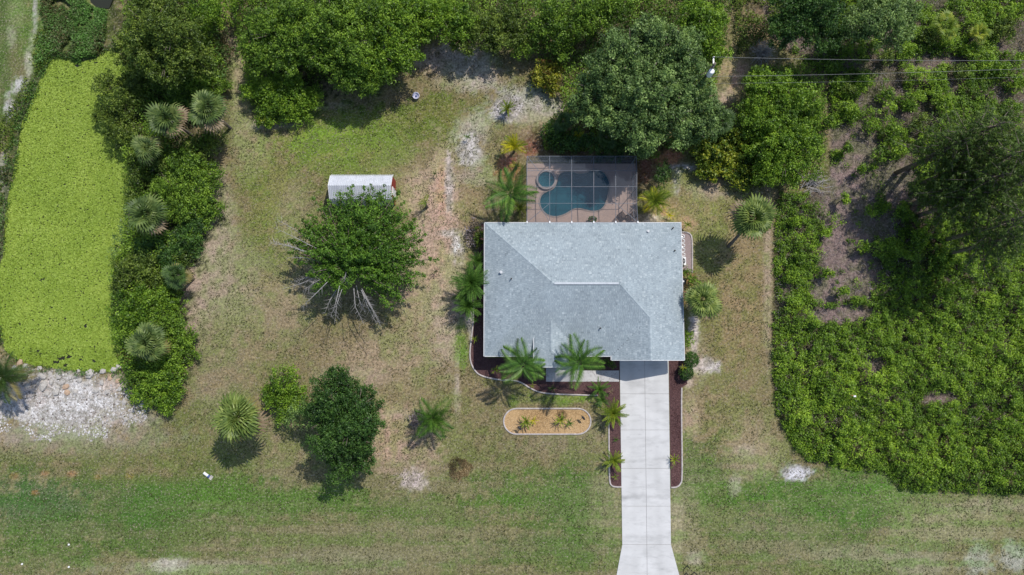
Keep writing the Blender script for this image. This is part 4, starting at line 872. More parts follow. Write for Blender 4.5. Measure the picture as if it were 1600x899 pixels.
# ---- big spiky tree with bleached dead limbs
def branchy():
    bx, by, _ = G(565, 425); t = thing('spreading_tree', (bx, by, 0), 'wide ragged green tree with bleached dead limbs below the shed', 'tree')
    O = np.array([bx, by, 0]); Cs, Ns, Ts = [], [], []; limbs = MB(); top = Vector((0, 0, 5.2))
    tr = MB(); tr.tube([(0,0,-.1),(.05,0,.2),(.1,.1,2.4), top], [.5,.34,.28,.18], 9); tr.obj('trunk', M['bark'], t, True)
    tips = []
    for k in range(130):
        a = k * 2.39996; f = ((k + .5) / 130) ** .5 * rnd.uniform(.8, 1.12)
        px_ = 562 + cos(a) * 108 * f; py_ = 384 - sin(a) * 96 * f
        if (px_ < 515 and py_ > 425) or (py_ > 452 and 515 < px_ < 590): 
            if rnd.random() < .7: continue
        if px_ < 470 and py_ < 330: continue
        h_ = 6.6 - 3.2 * f + rnd.uniform(-.5, .5); tips.append((px_ + rnd.uniform(-5, 5), py_ + rnd.uniform(-5, 5), h_, 1))
    for q in [(462,355,4.2),(480,345,4.4),(452,375,3.6),(500,445,3.8),(485,432,3.8),(630,468,3.4),(612,482,3),(640,440,4),(660,408,4),(665,430,3.6),(664,368,4.4),(600,292,5.4),(570,292,5.2),(530,300,5),(640,330,4.6),(650,345,4.4),(685,405,3.0),(620,300,5)]: tips.append((*q, 1))
    for px_, py_, h_, _ in tips:
        h_ += 1.2; e = np.array(G(px_, py_, h_)) - O; s = np.array([e[0]*.12, e[1]*.12, min(4.4, 2.6 + e[2]*.3)])
        n = 15
        L = np.linalg.norm(e - s); mid = (s + e) / 2 + np.array([0, 0, .5])
        limbs.tube([s, mid, e], [.09, .055, .015], 4)
        for i in range(n):
            u = .35 + .65 * i / (n - 1); c = (1-u)**2*s + 2*u*(1-u)*mid + u*u*e
            rr = .62 * (1.12 - u) + .14; c = c + rng.normal(0, .28 * (1.3 - u), 3)
            k = int(34 * (1.2 - .6*u)); w_ = unit(k); w_[:, 2] = np.abs(w_[:, 2]) * .8 - .15
            Cs.append(c + w_ * rr * rng.uniform(.3, 1, (k, 1))); Ns.append(w_ + unit(k) * .7 + [0, 0, .4]); Ts.append(rng.normal(.5, .2, k) + rng.normal(0, .1))
    B2 = blob_m([(q[0], q[1], q[2] * .92, q[3] + 1.2) for q in [(545,322,26,5.6),(592,320,26,5.2),(565,345,32,6.6),(612,352,26,5.4),(520,348,18,4.4),(488,365,20,4.2),(632,392,24,4.8),(592,392,26,5.8),(648,362,14,4.2),(630,435,22,4.2),(612,468,16,3.4),(560,388,20,5.4),(548,415,16,3.8),(470,385,14,3.2),(500,452,12,2.8)]])
    c2, n2, t2 = crown_arrays(B2, (bx, by, 0), 60, .5, -.2, .2); Cs.append(c2); Ns.append(n2); Ts.append(t2)
    me = leaves('crown', np.concatenate(Cs), np.concatenate(Ns), .19, np.concatenate(Ts), .5); me.materials.append(M['bright2']); link('crown', me, t)
    limbs.obj('limbs', M['bark'], t, True)
    for k in range(22):
        a = R(rnd.uniform(160, 290)); f = rnd.uniform(.95, 1.28); px_ = 560 + cos(a) * 112 * f; py_ = 385 - sin(a) * 104 * f
        if k > 18: px_ = rnd.uniform(500, 625); py_ = rnd.uniform(400, 460)
        e = Vector(G(px_, py_, rnd.uniform(3.6, 5.4) + (1.4 if k > 18 else 0))) - Vector(O); st = e * .42; st.z = e.z + .5
        m = MB(); md = (st + e) / 2 + Vector((rnd.uniform(-.3,.3), rnd.uniform(-.3,.3), .25)); m.tube([st, md, e], [.035, .025, .008], 4)
        for q in range(16):
            u = rnd.uniform(.15, .98); p_ = st.lerp(md, u*2) if u < .5 else md.lerp(e, u*2-1); dr = (e - st).normalized(); sd_ = Vector((-dr.y, dr.x, 0)) * rnd.choice((-1, 1))
            m.tube([p_, p_ + (dr*.6 + sd_*.7 + Vector((0,0,rnd.uniform(-.2,.3)))) * rnd.uniform(.3, .8)], [.012, .005], 3)
        m.obj('dead_limb', M['deadwood'], t)
M['bright2'] = leaf_mat('glossy_green_leaves', (.030,.080,.010), (.100,.215,.022), (.21,.37,.040))
branchy()

# ---- pines of the right edge: tall, thin foliage
def pine(px_, py_, h_, rad, label, n=46):
    g = G(px_, py_, h_); t = thing('pine_tree', (g.x, g.y, 0), label, 'tree', 'tall thin pines at the right edge'); Cs, Ns, Ts = [], [], []
    m = MB(); m.tube([(0,0,-.1),(.05,0,h_*.4),(0,.1,h_*.75),(0,0,h_)], [.24,.18,.1,.03], 7); m.obj('trunk', M['bark'], t, True)
    lm = MB()
    for k in range(n):
        a = k * 2.4; u = (k + .5) / n; z0 = h_ * (.98 - .5 * u); L = rad * (.35 + .65 * u ** .7) * rnd.uniform(.5, 1.25)
        s = np.array([0, 0, z0]); e = np.array([cos(a)*L, sin(a)*L, z0 + .2 - .5*u]); lm.tube([s, e], [.05, .01], 4)
        for q in range(9):
            w_ = .3 + .7 * rng.random(); c = s + (e - s) * w_ + rng.normal(0, .3, 3) * [1, 1, .5]; kk = 19; uu = unit(kk)
            Cs.append(c + uu * .3 * rng.random((kk, 1))); Ns.append(uu + [0, 0, .6]); Ts.append(rng.normal(.5, .22, kk))
    lm.obj('limbs', M['bark'], t, True)
    me = leaves('crown', np.concatenate(Cs), np.concatenate(Ns), .26, np.concatenate(Ts), .22); me.materials.append(M['pine']); link('crown', me, t)
for q in [(1515,215,11,3.6,'thin pine over the upper part of the overgrown lot'),(1570,190,13,4,'tall pine at the right edge below the power lines'),(1575,270,12,4,'pine second from the top along the right edge'),(1540,300,10,3.4,'pine with open crown left of the right edge pines'),(1615,230,14,4,'pine standing half outside the right edge'),(1590,370,10,3.4,'lowest pine at the right edge'),(1500,290,8,3,'short pine at the left of the shaded patch'),(1640,330,14,4,'pine beyond the right edge whose crown just reaches in'),(1560,235,11,3.4,'middle pine of the stand at the right edge'),(1650,260,14,4.4,'outer pine just beyond the right edge')]:
    pine(*q)

# ------------------------------------------------------------------ PALMS
def fan_mesh():
    m = MB(); m.tube([(0,0,0),(.22,0,.03),(.42,0,.03)], [.012,.009,.007], 4, .55); nl = 15
    for i in range(nl):
        a = R(-105 + 210 * i / (nl - 1)); L = .56 * (1 - .22 * (abs(a) / R(105)) ** 2) * rnd.uniform(.9, 1.05); c = Vector((.42, 0, .03)); d = Vector((cos(a), sin(a), 0)); s = Vector((-d.y, d.x, 0)); z1 = .02 + .05 * rnd.random()
        p1 = c + d*L*.5 + Vector((0,0,z1)); p2 = c + d*L*.82 + Vector((0,0,z1-.06)); p3 = c + d*L + Vector((0,0,-.20 - .10*rnd.random())); wd = .046
        t = rnd.uniform(.3, .8)
        m.add([c, p1 + s*wd + Vector((0,0,-.015)), p1, p1 - s*wd + Vector((0,0,-.015)), p2 + s*wd*.6, p2 - s*wd*.6, p3], [(0,1,2),(0,2,3),(1,4,5,3),(4,6,5)], t)
    return m.mesh('fan_frond')
def feather_mesh(droop=.35, ll=.33, pairs=30, wd=.017, v=.1, t0=.1):
    m = MB(); pt = lambda t: Vector((t * (1 - .12*droop*t), 0, .18*t - droop * t ** 2.2)); m.tube([pt(0), pt(.35), pt(.7), pt(1)], [.014,.010,.006,.002], 4, .6)
    for i in range(pairs):
        t = t0 + (1 - t0) * (i + .5) / pairs; p = pt(t); L = ll * (.45 + 1.0 * sin(pi * min(1, t * .92 + .06)) ** .7) * .75; 
        for sd_ in (-1, 1):
            fw = .35 + .75 * t ** 2; d = Vector((fw, sd_, rnd.uniform(-.1, .35) * v * 3)).normalized(); e = p + d*L*rnd.uniform(.85, 1.1) + Vector((0, 0, -.35*L)); md = p + d*L*.5 + Vector((0,0,.05*L)); s = Vector((1, 0, 0)) * wd
            tt = rnd.uniform(.2, .85); m.add([p, md + s, e, md - s], [(0, 1, 2, 3)], tt)
    return m.mesh('feather_frond')
def strap_mesh(n=1):
    m = MB(); L = 1.; pts = [(0,.03,0),(.35,.055,.10),(.7,.045,.10),(.9,.025,.03),(1,.0,-.02)]
    vs = []; 
    for x, w_, z_ in pts: vs += [(x, w_, z_ + .015), (x, 0, z_ - .01), (x, -w_, z_ + .015)]
    fs = []
    for i in range(len(pts) - 1): fs += [(i*3, i*3+1, i*3+4, i*3+3), (i*3+1, i*3+2, i*3+5, i*3+4)]
    m.add(vs, fs, .6); return m.mesh('strap_leaf')
FAN = [fan_mesh() for _ in range(3)]; FEA = [feather_mesh(.30), feather_mesh(.45), feather_mesh(.6)]
CYC = [feather_mesh(.25, .13, 26, .022, .3, .08), feather_mesh(.40, .12, 26, .022, .3, .08)]; STR = [strap_mesh()]
DARKFEA = [feather_mesh(.20, .16, 26, .016, .2)]
_cache = {}
def meshmat(me, m):
    k = (me.name, m)
    if k not in _cache: c = me.copy(); c.materials.clear(); c.materials.append(M[m]); _cache[k] = c
    return _cache[k]
def palm(name, label, kind, px_, py_, rpx, h_, n, m, old=None, group=None, base=None, e0=80, e1=-15, trunk=.14, cat='palm', seed=0):
    rr = random.Random(int(px_ * 7 + py_)); n = int(n * .62) if kind == 'fan' else (int(n * .7) if kind == 'feather' else n); g = G(px_, py_, h_); b = G(*base) if base else Vector((g.x, g.y, 0))
    t = thing(name, (b.x, b.y, 0), label, cat, group); top = Vector((g.x - b.x, g.y - b.y, h_)); Rm = rpx / 16 * (1 - h_ / 66)
    if h_ > .8:
        md = top * .5 + Vector((-top.x * .12, -top.y * .12, 0)); mb = MB(); mb.tube([(0,0,-.1), Vector((0,0,.1)), md, top], [trunk*1.4, trunk*1.15, trunk, trunk*.95], 8); mb.obj('trunk', M['palmbark'], t, True)
    bank = {'fan': FAN, 'feather': FEA, 'cycad': CYC, 'strap': STR, 'dark': DARKFEA}[kind]
    joined = rpx < 15
    parts = []; hab = rr.uniform(-14, 10) if kind == 'fan' else 0; tlt = (rr.uniform(-.16, .16), rr.uniform(-.16, .16)); skip = rr.uniform(0, 2*pi)
    for k in range(n):
        u = (k + .5) / n; az = k * 2.39996 + rr.uniform(-.2, .2); el = R(e0 + (e1 - e0) * u ** .8 + rr.uniform(-13, 13) + hab * u); s = Rm * (1.0 if u > .35 else .8 + .2 * u) * (rr.uniform(.78, 1.16) if kind == 'fan' else rr.uniform(.88, 1.08)); az += rr.uniform(-.35, .35)
        mm = m
        if old and u > .80: mm = old if rr.random() < .6 else 'fandead'
        if kind == 'fan' and u > .45 and abs(((az - skip) % (2*pi)) - .5) < .35: s *= .6
        me = rr.choice(bank); rot = (Euler((tlt[0], tlt[1], 0)).to_matrix() @ Euler((rr.uniform(-.35, .35), -el, az)).to_matrix()).to_euler(); parts.append((me, mm, rot, s))
    if joined:
        bm = MB(); 
        for me, mm, rot, s in parts:
            Mx = Matrix.Translation(top) @ rot.to_matrix().to_4x4() @ Matrix.Scale(s, 4); ti = rr.uniform(-.25, .25)
            k0 = len(bm.v); vs = [tuple(Mx @ v.co) for v in me.vertices]; bm.v += vs; bm.f += [tuple(i + k0 for i in p.vertices) for p in me.polygons]
            bm.t += [min(1, max(0, me.attributes['tint'].data[i].value + ti)) for i in range(len(vs))]
        bm.obj('leaves', M[m], t)
    else:
        for me, mm, rot, s in parts: link('frond', meshmat(me, mm), t, loc=top, rot=rot, sc=(s, s, s))
    return t
# fan palms
HP = 'cabbage palms in the left hedge line'
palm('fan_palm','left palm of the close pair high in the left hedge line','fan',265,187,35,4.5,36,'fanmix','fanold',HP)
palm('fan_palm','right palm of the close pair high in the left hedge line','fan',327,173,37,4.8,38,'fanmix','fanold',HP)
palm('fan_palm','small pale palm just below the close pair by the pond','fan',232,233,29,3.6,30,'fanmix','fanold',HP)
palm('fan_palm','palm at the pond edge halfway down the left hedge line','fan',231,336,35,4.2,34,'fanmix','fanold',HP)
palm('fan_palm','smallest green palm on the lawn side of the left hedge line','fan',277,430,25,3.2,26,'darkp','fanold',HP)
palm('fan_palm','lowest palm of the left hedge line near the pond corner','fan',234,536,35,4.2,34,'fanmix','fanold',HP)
palm('fan_palm','free-standing fan palm left of the dark round oak','fan',377,652,42,6.0,66,'fan','fanold')
palm('fan_palm','leaning fan palm on the right lawn with its curved trunk showing','fan',1175,341,38,5.0,56,'fan','fanold',base=(1138,385))
palm('fan_palm','pale fan palm against the right house wall','fan',1096,470,33,3.4,48,'fan','lime')
palm('fan_palm','dark fan palm behind the wide yellow-green shrub','fan',1128,190,24,3.4,26,'darkp')
palm('fan_palm','shaggy palm cut by the left edge at the pond corner','feather',4,590,40,3.2,34,'darkp','fanold',cat='palm')
# feather palms
palm('feather_palm','feather palm left of the pool cage reaching over its screen','feather',797,303,47,3.6,14,'feather',e0=65,e1=-5)
palm('feather_palm','left feather palm in front of the house entry','feather',818,570,40,4.8,15,'feather',e0=60,e1=-8,group='two feather palms by the entry')
palm('feather_palm','right feather palm leaning over the entry walk','feather',905,567,43,4.8,15,'feather',e0=60,e1=-8,group='two feather palms by the entry')
palm('feather_palm','lone bright feather palm on the lawn right of the dark oak','feather',676,655,36,2.4,22,'feather',e1=5)
palm('spiky_palm','spiky dark palm against the left house wall','dark',736,442,33,2.6,44,'feather',e1=-5,e0=75)
palm('spiky_palm','second spiky palm just below the first at the left wall','dark',732,478,26,2.0,34,'feather',e1=0)
palm('spiky_palm','small spiky palm at the top of the left wall bed','dark',747,408,19,1.6,26,'feather',e1=0)
palm('spiky_palm','lowest spiky palm leaning out from the left house wall','dark',722,462,20,1.5,26,'darkp',e1=-5)
palm('golden_palm','golden-yellow palm clump left of the upper cage corner','feather',803,229,21,1.7,26,'gold','lime',e1=10)
palm('golden_palm','golden-yellow palm clump right of the pool cage','feather',1024,313,24,1.8,30,'lime','gold',e1=5)
palm('golden_palm','small golden palm showing under the oak behind the cage','feather',904,213,10,1.6,12,'gold',e1=10)
palm('young_palm','small yellow-green palm between the golden palm and feather palm','feather',806,258,11,1.2,9,'lime',e1=25)
palm('palmetto','low palmetto at the foot of the feather palm by the cage','dark',812,325,18,1.0,16,'lime',e1=15)
palm('palmetto','yellow palmetto highest on the right lot','fan',1478,42,26,2.2,24,'lime')
palm('palmetto','yellowish palmetto near the right top corner','fan',1530,52,20,2,20,'lime')
palm('palmetto','dark palmetto beneath the oak left side','fan',880,190,22,2.2,22,'darkp')
palm('palmetto','dark palmetto right behind the upper cage screen','fan',948,214,22,2.4,22,'darkp')
# cycads and bedding
palm('cycad','largest pale cycad straddling the edge of the driveway','cycad',958,646,24,1.1,34,'lime',e0=75,e1=5,cat='cycad')
palm('cycad','round cycad lower down the left mulch strip','cycad',959,720,19,.8,28,'lime',e0=70,e1=5,cat='cycad')
palm('cycad','dark cycad at the bend of the front edging','cycad',936,608,18,.9,22,'feather',e0=70,e1=0,cat='cycad')
palm('cycad','smaller cycad between the bend and the largest cycad','cycad',941,625,14,.8,18,'feather',e0=70,e1=5,cat='cycad')
palm('cycad','lone bright cycad on the sand below the yellow shrub','cycad',793,170,15.5,.9,26,'lime',e0=75,e1=5,cat='cycad')
palm('bedding_plant','small green rosette in the narrow left mulch strip','strap',962,687,6,.2,14,'feather',e0=65,e1=10,cat='plant')
palm('bedding_plant','yellow-green rosette in the right mulch strip','strap',1054,718,11,.4,18,'lime',e0=65,e1=10,cat='plant')
palm('bedding_plant','small blue-green tuft below the right strip rosette','strap',1049,730,4.5,.15,10,'fan',e0=65,e1=10,cat='plant')
palm('bedding_plant','yellow spiky plant beside the lower clipped bush','strap',1067,574,7,1.1,10,'gold',e0=60,e1=10,cat='plant')
palm('bedding_plant','yellow-green spiky plant in the dark front bed','strap',774,578,9,.8,14,'lime',e0=60,e1=10,cat='plant')
palm('bedding_plant','small lime plant on the front edging below the palms','strap',832,603,6,.5,12,'lime',e0=60,e1=10,cat='plant')
palm('bedding_plant','yellow spiky plant at the upper right house corner','strap',1074,351,10,.7,16,'lime',e0=60,e1=5,cat='plant')
palm('bedding_plant','yellow plant below the golden palm right of the cage','strap',1046,337,9,.5,14,'gold',e0=60,e1=5,cat='plant')
palm('bedding_plant','large strappy plant left in the island bed','strap',822,659,14,.6,24,'lime',e0=65,e1=5,cat='plant')
palm('bedding_plant','small yellow strappy plant left of centre in the island bed','strap',834,657,9,.4,12,'gold',e0=60,e1=5,cat='plant')
palm('bedding_plant','large strappy plant right in the island bed','strap',876,657,13,.6,22,'lime',e0=65,e1=5,cat='plant')
palm('bedding_plant','small green strappy plant at the right in the island bed','strap',889,661,10,.4,14,'feather',e0=60,e1=5,cat='plant')
palm('bedding_plant','green spiky plant in the mulch between front walk and edging','strap',862,607,8,.5,14,'feather',e0=60,e1=5,cat='plant')
palm('bedding_plant','bright plant at the lower end of the left mulch strip','strap',961,745,7,.35,12,'lime',e0=60,e1=5,cat='plant')
palm('bedding_plant','lime plant on the left wall bed above the edging curve','strap',742,530,8,.6,14,'lime',e0=60,e1=5,cat='plant')
palm('bedding_plant','small bright plant at the start of the left edging','strap',743,500,9,.7,14,'feather',e0=60,e1=5,cat='plant')
palm('bedding_plant','reddish plant in the mulch corner beside the driveway','strap',955,612,6,.4,12,'fandead',e0=60,e1=5,cat='plant')
palm('young_palm','thin yellowish young palm right of the shed','feather',664,316,12,1.4,8,'lime',e0=60,e1=25,base=(667,324))
palm('sapling','tiny dark sapling at the top of the dirt track','strap',680,272,8,.5,12,'darkp',e1=10,cat='sapling')
palm('sapling','tiny dark sapling beside the young palm','strap',663,340,7,.5,9,'darkp',e1=10,cat='sapling')
palm('sapling','tiny dark sapling low on the dirt track','strap',681,425,8,.5,12,'darkp',e1=10,cat='sapling')
palm('sapling','small green seedling on the sand left of the golden palm','strap',731,215,9,.5,14,'feather',e1=10,cat='sapling')
palm('agave','grey-green agave beside the glazed bowl','strap',640,157,7,.3,12,'fan',e1=10,cat='plant')
palm('agave','small agave at the foot of the forked stick','strap',616,163,6,.3,10,'darkp',e1=10,cat='plant')

# ------------------------------------------------------------------ OVERGROWN LOT
def cover():
    n = 19000; X = rng.uniform(24, 58, n); Y = rng.uniform(-22, 34, n); px, py = P(X, Y)
    k = inpoly(px, py, FIELD); d = polydist(px, py, FIELD); k &= d > 3
    bare = np.zeros(n)
    for cx, cy, rx, ry, s in BARE: bare = np.maximum(bare, s * sstep(1.42, .85, np.hypot((px-cx)/rx, (py-cy)/ry) + (fbm(X*.9, Y*.9, 91, 3) - .5) * 1.0))
    f = fbm(X * .45, Y * .45, 95, 4)
    upper = sstep(420, 260, py); thresh = .20 + .24 * upper + np.where(py > 610, -.4, 0) + np.where(px < 1300, -.12, 0)*(1-upper) + np.where((px > 1425) & (py > 200), -.2, 0)
    k &= ((bare < .45 + .25 * rng.random(n)) | (rng.random(n) < .045)) & (f > thresh)
    X, Y, px, py, f, upper, d, bare = [a[k] for a in (X, Y, px, py, f, upper, d, bare)]; n = len(X)
    hmap = (.30 + 1.15 * sstep(.3, .75, fbm(X * .7, Y * .7, 97, 3))) * np.clip(d / 18, .35, 1) * (1 - .5 * bare)
    kk = 34; cr = rng.uniform(.28, .55, n); u = unit(n * kk).reshape(n, kk, 3); u[..., 2] = np.abs(u[..., 2])
    rad = rng.uniform(.3, 1.05, (n, kk, 1)) * cr[:, None, None]; c = np.stack([X, Y, hmap * rng.uniform(.6, 1.1, n)], 1)
    L = (c[:, None, :] + u * rad * [1, 1, .8]).reshape(-1, 3); L[:, 2] = np.maximum(L[:, 2], .04)
    N = (u * .8 + unit(n * kk).reshape(n, kk, 3) * .7 + [0, 0, .5]).reshape(-1, 3)
    t = (rng.normal(.5, .13, n)[:, None] + rng.normal(0, .18, (n, kk)) + (hmap[:, None] - .8) * .16).ravel() + (fbm(L[:, 0] * .5, L[:, 1] * .5, 85, 4) - .5) * .8
    me = leaves('ground_vines', L, N, .19, t, .42); me.materials.append(M['vine'])
    tag(link('ground_vines', me), 'dense low green vines and ferns covering the right lot', 'ground cover', kind='stuff')
    # dry brush
    n = 42000; X = rng.uniform(24, 58, n); Y = rng.uniform(-22, 34, n); px, py = P(X, Y); k = inpoly(px, py, FIELD) & (polydist(px, py, FIELD) > 4) & (py < 660)
    k &= fbm(X * .8, Y * .8, 99, 3) > .3
    X, Y = X[k], Y[k]; n = len(X); C = np.stack([X, Y, rng.uniform(.05, .4, n)], 1); N = unit(n) + [0, 0, .3]
    me = leaves('dry_brush', C, N, .6, rng.normal(.5, .25, n), .06); me.materials.append(M['brush'])
    tag(link('dry_brush', me), 'dry purplish brush between the vines of the right lot', 'brush', kind='stuff')
cover()
# individual bushes of the upper lot
BU = [(1385,90,16),(1420,75,14),(1350,130,18),(1385,150,18),(1420,160,20),(1330,170,16),(1360,195,16),(1440,190,20),(1395,205,14),(1375,240,18),(1350,120,12),(1465,130,18),(1500,110,18),(1540,100,16),(1330,140,12),(1480,170,18),(1450,220,16),(1310,130,16),(1325,232,9),(1405,235,16),(1345,265,7),(1300,190,14),(1570,40,22),(1590,20,22),(1545,20,20),(1520,80,16),(1565,110,18),(1590,130,20),(1240,345,12),(1290,365,12),(1320,310,9),(1350,385,14),(1385,380,18),(1410,330,14),(1440,370,20),(1480,400,22),(1250,400,14),(1360,330,10),(1295,430,12),(1320,455,10),(1450,60,14),(1300,105,12)]
for i, (x, y, r_) in enumerate(BU):
    r_ *= .8 if (x < 1400 and y > 220) else 1; bl = [(x, y, r_*.75, 1.6)] + [(x + rnd.uniform(-.6,.6)*r_, y + rnd.uniform(-.6,.6)*r_, r_*rnd.uniform(.35,.55), rnd.uniform(.9,1.6)) for _ in range(3)]
    lab = ('low scrub bush beneath the power lines on the right lot' if 60 < y < 125 else 'scrub bush in the upper right corner among the palmettos' if y <= 60 else
           'small scrub bush on the bare mauve strip of the right lot' if x < 1385 and y > 220 else 'scrub bush at the shaded lower edge of the pine stand' if y > 220 else
           'scrub bush between the rounded tree and the bare strip' if x < 1365 else 'scrub bush on the upper slope left of the pine stand')
    tree('scrub_bush', lab, 'bush', rnd.choice(['mid','vine','vine','olive','bright']) if y < 300 else 'vine', bl, 90, .36, .18, 'low scrub bushes on the right lot', .05, -.1)
# marsh plants
def scatter(name, label, cat, m, poly, n, size, z0, z1, tm, ts, asp=.4, nz=.4, fn=None, seed=3):
    xs_ = [q[0] for q in poly]; ys_ = [q[1] for q in poly]; a = G(min(xs_), max(ys_)); b_ = G(max(xs_), min(ys_))
    X = rng.uniform(a.x, b_.x, n); Y = rng.uniform(a.y, b_.y, n); px, py = P(X, Y); k = inpoly(px, py, poly)
    if fn is not None: k &= fn(X, Y, px, py)
    X, Y, px, py = X[k], Y[k], px[k], py[k]; n = len(X)
    t = tm + ts * rng.normal(size=n) + (fbm(X * .35, Y * .35, seed, 3) - .5) * 1.6
    zg = pond_depth(px, py)
    C = np.stack([X, Y, zg + rng.uniform(z0, z1, n) * (.4 + 1.2 * fbm(X * .6, Y * .6, seed + 9, 2))], 1); N = unit(n) + [0, 0, nz]
    me = leaves(name, C, N, size, t, asp); me.materials.append(M[m]); return tag(link(name, me), label, cat, kind='stuff')
scatter('marsh_plants', 'green and rust marsh plants above the head of the pond', 'marsh plants', 'marsh', [(58,-30),(118,-30),(134,2),(150,14),(170,18),(172,60),(158,78),(148,88),(120,92),(104,84),(84,84),(58,104),(62,70),(72,40),(60,10)], 26000, .24, 0, .5, .55, .2, .4, nz=1.3, fn=lambda X, Y, px, py: fbm(X*.8, Y*.8, 58, 3) > .36)
bankp = [(78,40),(86,84),(60,112),(46,150),(28,190),(18,250),(2,330),(-12,400),(-40,400),(-40,240),(10,180),(30,150),(45,100),(60,50)]
scatter('bank_weeds', 'dark green weeds along the left bank of the pond', 'weeds', 'olive', bankp, 26000, .2, 0, .45, .45, .22, .45, fn=lambda X, Y, px, py: fbm(X*.8, Y*.8, 51, 3) > .42)
WOODS = [[(168,-60),(350,-60),(352,60),(352,170),(340,235),(335,340),(298,400),(285,470),(300,540),(285,615),(240,636),(205,612),(196,560),(180,500),(175,430),(205,380),(205,200),(205,100),(190,70),(170,20)],
 [(352,-60),(1140,-60),(1135,40),(1120,120),(1100,200),(1070,225),(1010,240),(850,238),(845,200),(880,170),(850,95),(800,75),(700,55),(655,80),(620,110),(590,128),(520,120),(470,160),(430,190),(400,180),(385,120),(372,50)],
 [(1140,-60),(1340,-60),(1330,60),(1200,60),(1150,90)],[(1170,110),(1280,100),(1290,200),(1280,285),(1200,288),(1100,275),(1090,230),(1160,180)]]
for wi, pl_w in enumerate(WOODS):
    scatter('undergrowth', ['tangled undergrowth between the shrubs of the left hedge line','shaded undergrowth beneath the trees along the top edge','undergrowth under the dark canopies right of the oak','undergrowth below the large rounded bright green tree'][wi], 'undergrowth', ['mid','mid','olive','mid'][wi], pl_w, [75000, 110000, 18000, 18000][wi], .22, .05, [1.9, 1.6, 1.0, 1.0][wi], .5, .2, .5, nz=1.0, fn=lambda X, Y, px, py: fbm(X*.7, Y*.7, 57, 3) > .36)
M['chips'] = leaf_mat('mulch_chips', (.045,.020,.020), (.15,.075,.07), (.33,.21,.19), trans=0, rough=.9, spec=.1)
def inbed(X, Y, px, py): return polydist(px, py, BED) > 1.5
o = scatter('mulch_chips', 'red-brown wood mulch chips filling the front and left beds', 'mulch', 'chips', BED, 30000, .10, .02, .06, .45, .22, .35, nz=1.2, fn=inbed)
o = scatter('mulch_chips', 'red-brown wood mulch chips in the strip right of the driveway', 'mulch', 'chips', [(1047,562),(1066,562),(1071,600),(1063,606),(1062,640),(1064,748),(1058,757),(1050,759)], 5200, .10, .02, .06, .45, .22, .35, nz=1.2)
M['grain'] = leaf_mat('orange_gravel_grains', (.30,.19,.09), (.50,.34,.17), (.66,.50,.32), trans=0, rough=.9, spec=.1)
scatter('sand_gravel', 'orange sandy gravel filling the island bed', 'gravel', 'grain', cap, 9000, .08, .025, .04, .5, .22, .6, nz=1.5)
ring_ = [(-40,620),(240,620),(240,40),(20,60),(-40,300)]
scatter('pond_edge_weeds', 'ragged green and rusty weeds lining the pond margin', 'weeds', 'marsh', ring_, 90000, .2, .05, .5, .55, .25, .4, nz=1.0, fn=lambda X, Y, px, py: (polydist(px, py, POND) < 2.5 + 7 * fbm(X*.6, Y*.6, 87, 3)) & (fbm(X*1.2, Y*1.2, 88, 2) > .40) & ~((py > 560) & (px < 190) & (px > 30) & (rng.random(len(px)) < .5)))
# lawn weeds and dry blades
LAWN = [(-60,960),(1660,960),(1660,778),(1440,774),(1400,770),(1380,746),(1330,741),(1262,728),(1228,697),(1203,645),(1200,300),(1090,290),(1060,250),(1060,300),(1090,350),(1090,600),(1070,640),(1068,770),(1066,900),(1058,900),(1050,850),(1049,765),(971,765),(971,850),(960,900),(948,900),(948,640),(900,620),(840,618),(810,600),(750,592),(733,570),(730,500),(745,345),(780,300),(800,180),(860,170),(840,90),(700,75),(640,100),(600,140),(520,140),(420,200),(400,190),(370,70),(355,80),(350,340),(300,480),(290,600),(250,640),(200,640),(150,690),(-60,690)]
def lawnfn(X, Y, px, py): 
    drv = (px > 967.8 - np.clip(py - 851, 0, 200) * .2) & (px < 1049.3 + np.clip(py - 851, 0, 200) * .28) & (py > 560)
    isl = (np.abs(py - 658.5) < 22) & (px > 785) & (px < 925)
    return (fbm(X*1.1, Y*1.1, 61, 3) > .44) & ~isl & ~drv
scatter('lawn_tufts', 'short mixed green and straw tufts of the lawn', 'grass', 'straw', LAWN, 210000, .17, .01, .08, .45, .30, .35, nz=.9, fn=lawnfn, seed=63)
# dead grass clump
def clump(px_, py_, rpx, hh, m, n, name, label, cat, ln=.6):
    g = G(px_, py_); t = thing(name, (g.x, g.y, 0), label, cat); r = rpx / 16; a = rng.uniform(0, 2*pi, n); rr = r * np.sqrt(rng.uniform(.08, 1, n)) * (1 + .18 * np.sin(a * 3 + 1) + .1 * np.sin(a * 7))
    C = np.stack([cos_(a)*rr, np.sin(a)*rr, rng.uniform(.05, hh, n) * (1.1 - rr / r)], 1); N = np.stack([-np.sin(a), cos_(a), rng.uniform(.1, 1, n)], 1)
    me = leaves('blades', C, N, ln, rng.normal(.5, .25, n), .07); me.materials.append(M[m]); link('blades', me, t); return t
cos_ = np.cos
clump(718,732,17,.55,'drygrass',900,'dry_grass_clump','round tan clump of dead ornamental grass on the lower lawn','grass clump')
clump(878,648,8,.3,'drygrass',260,'dry_grass_clump','thin arch of dry blades behind the right island plant','grass clump',.4)
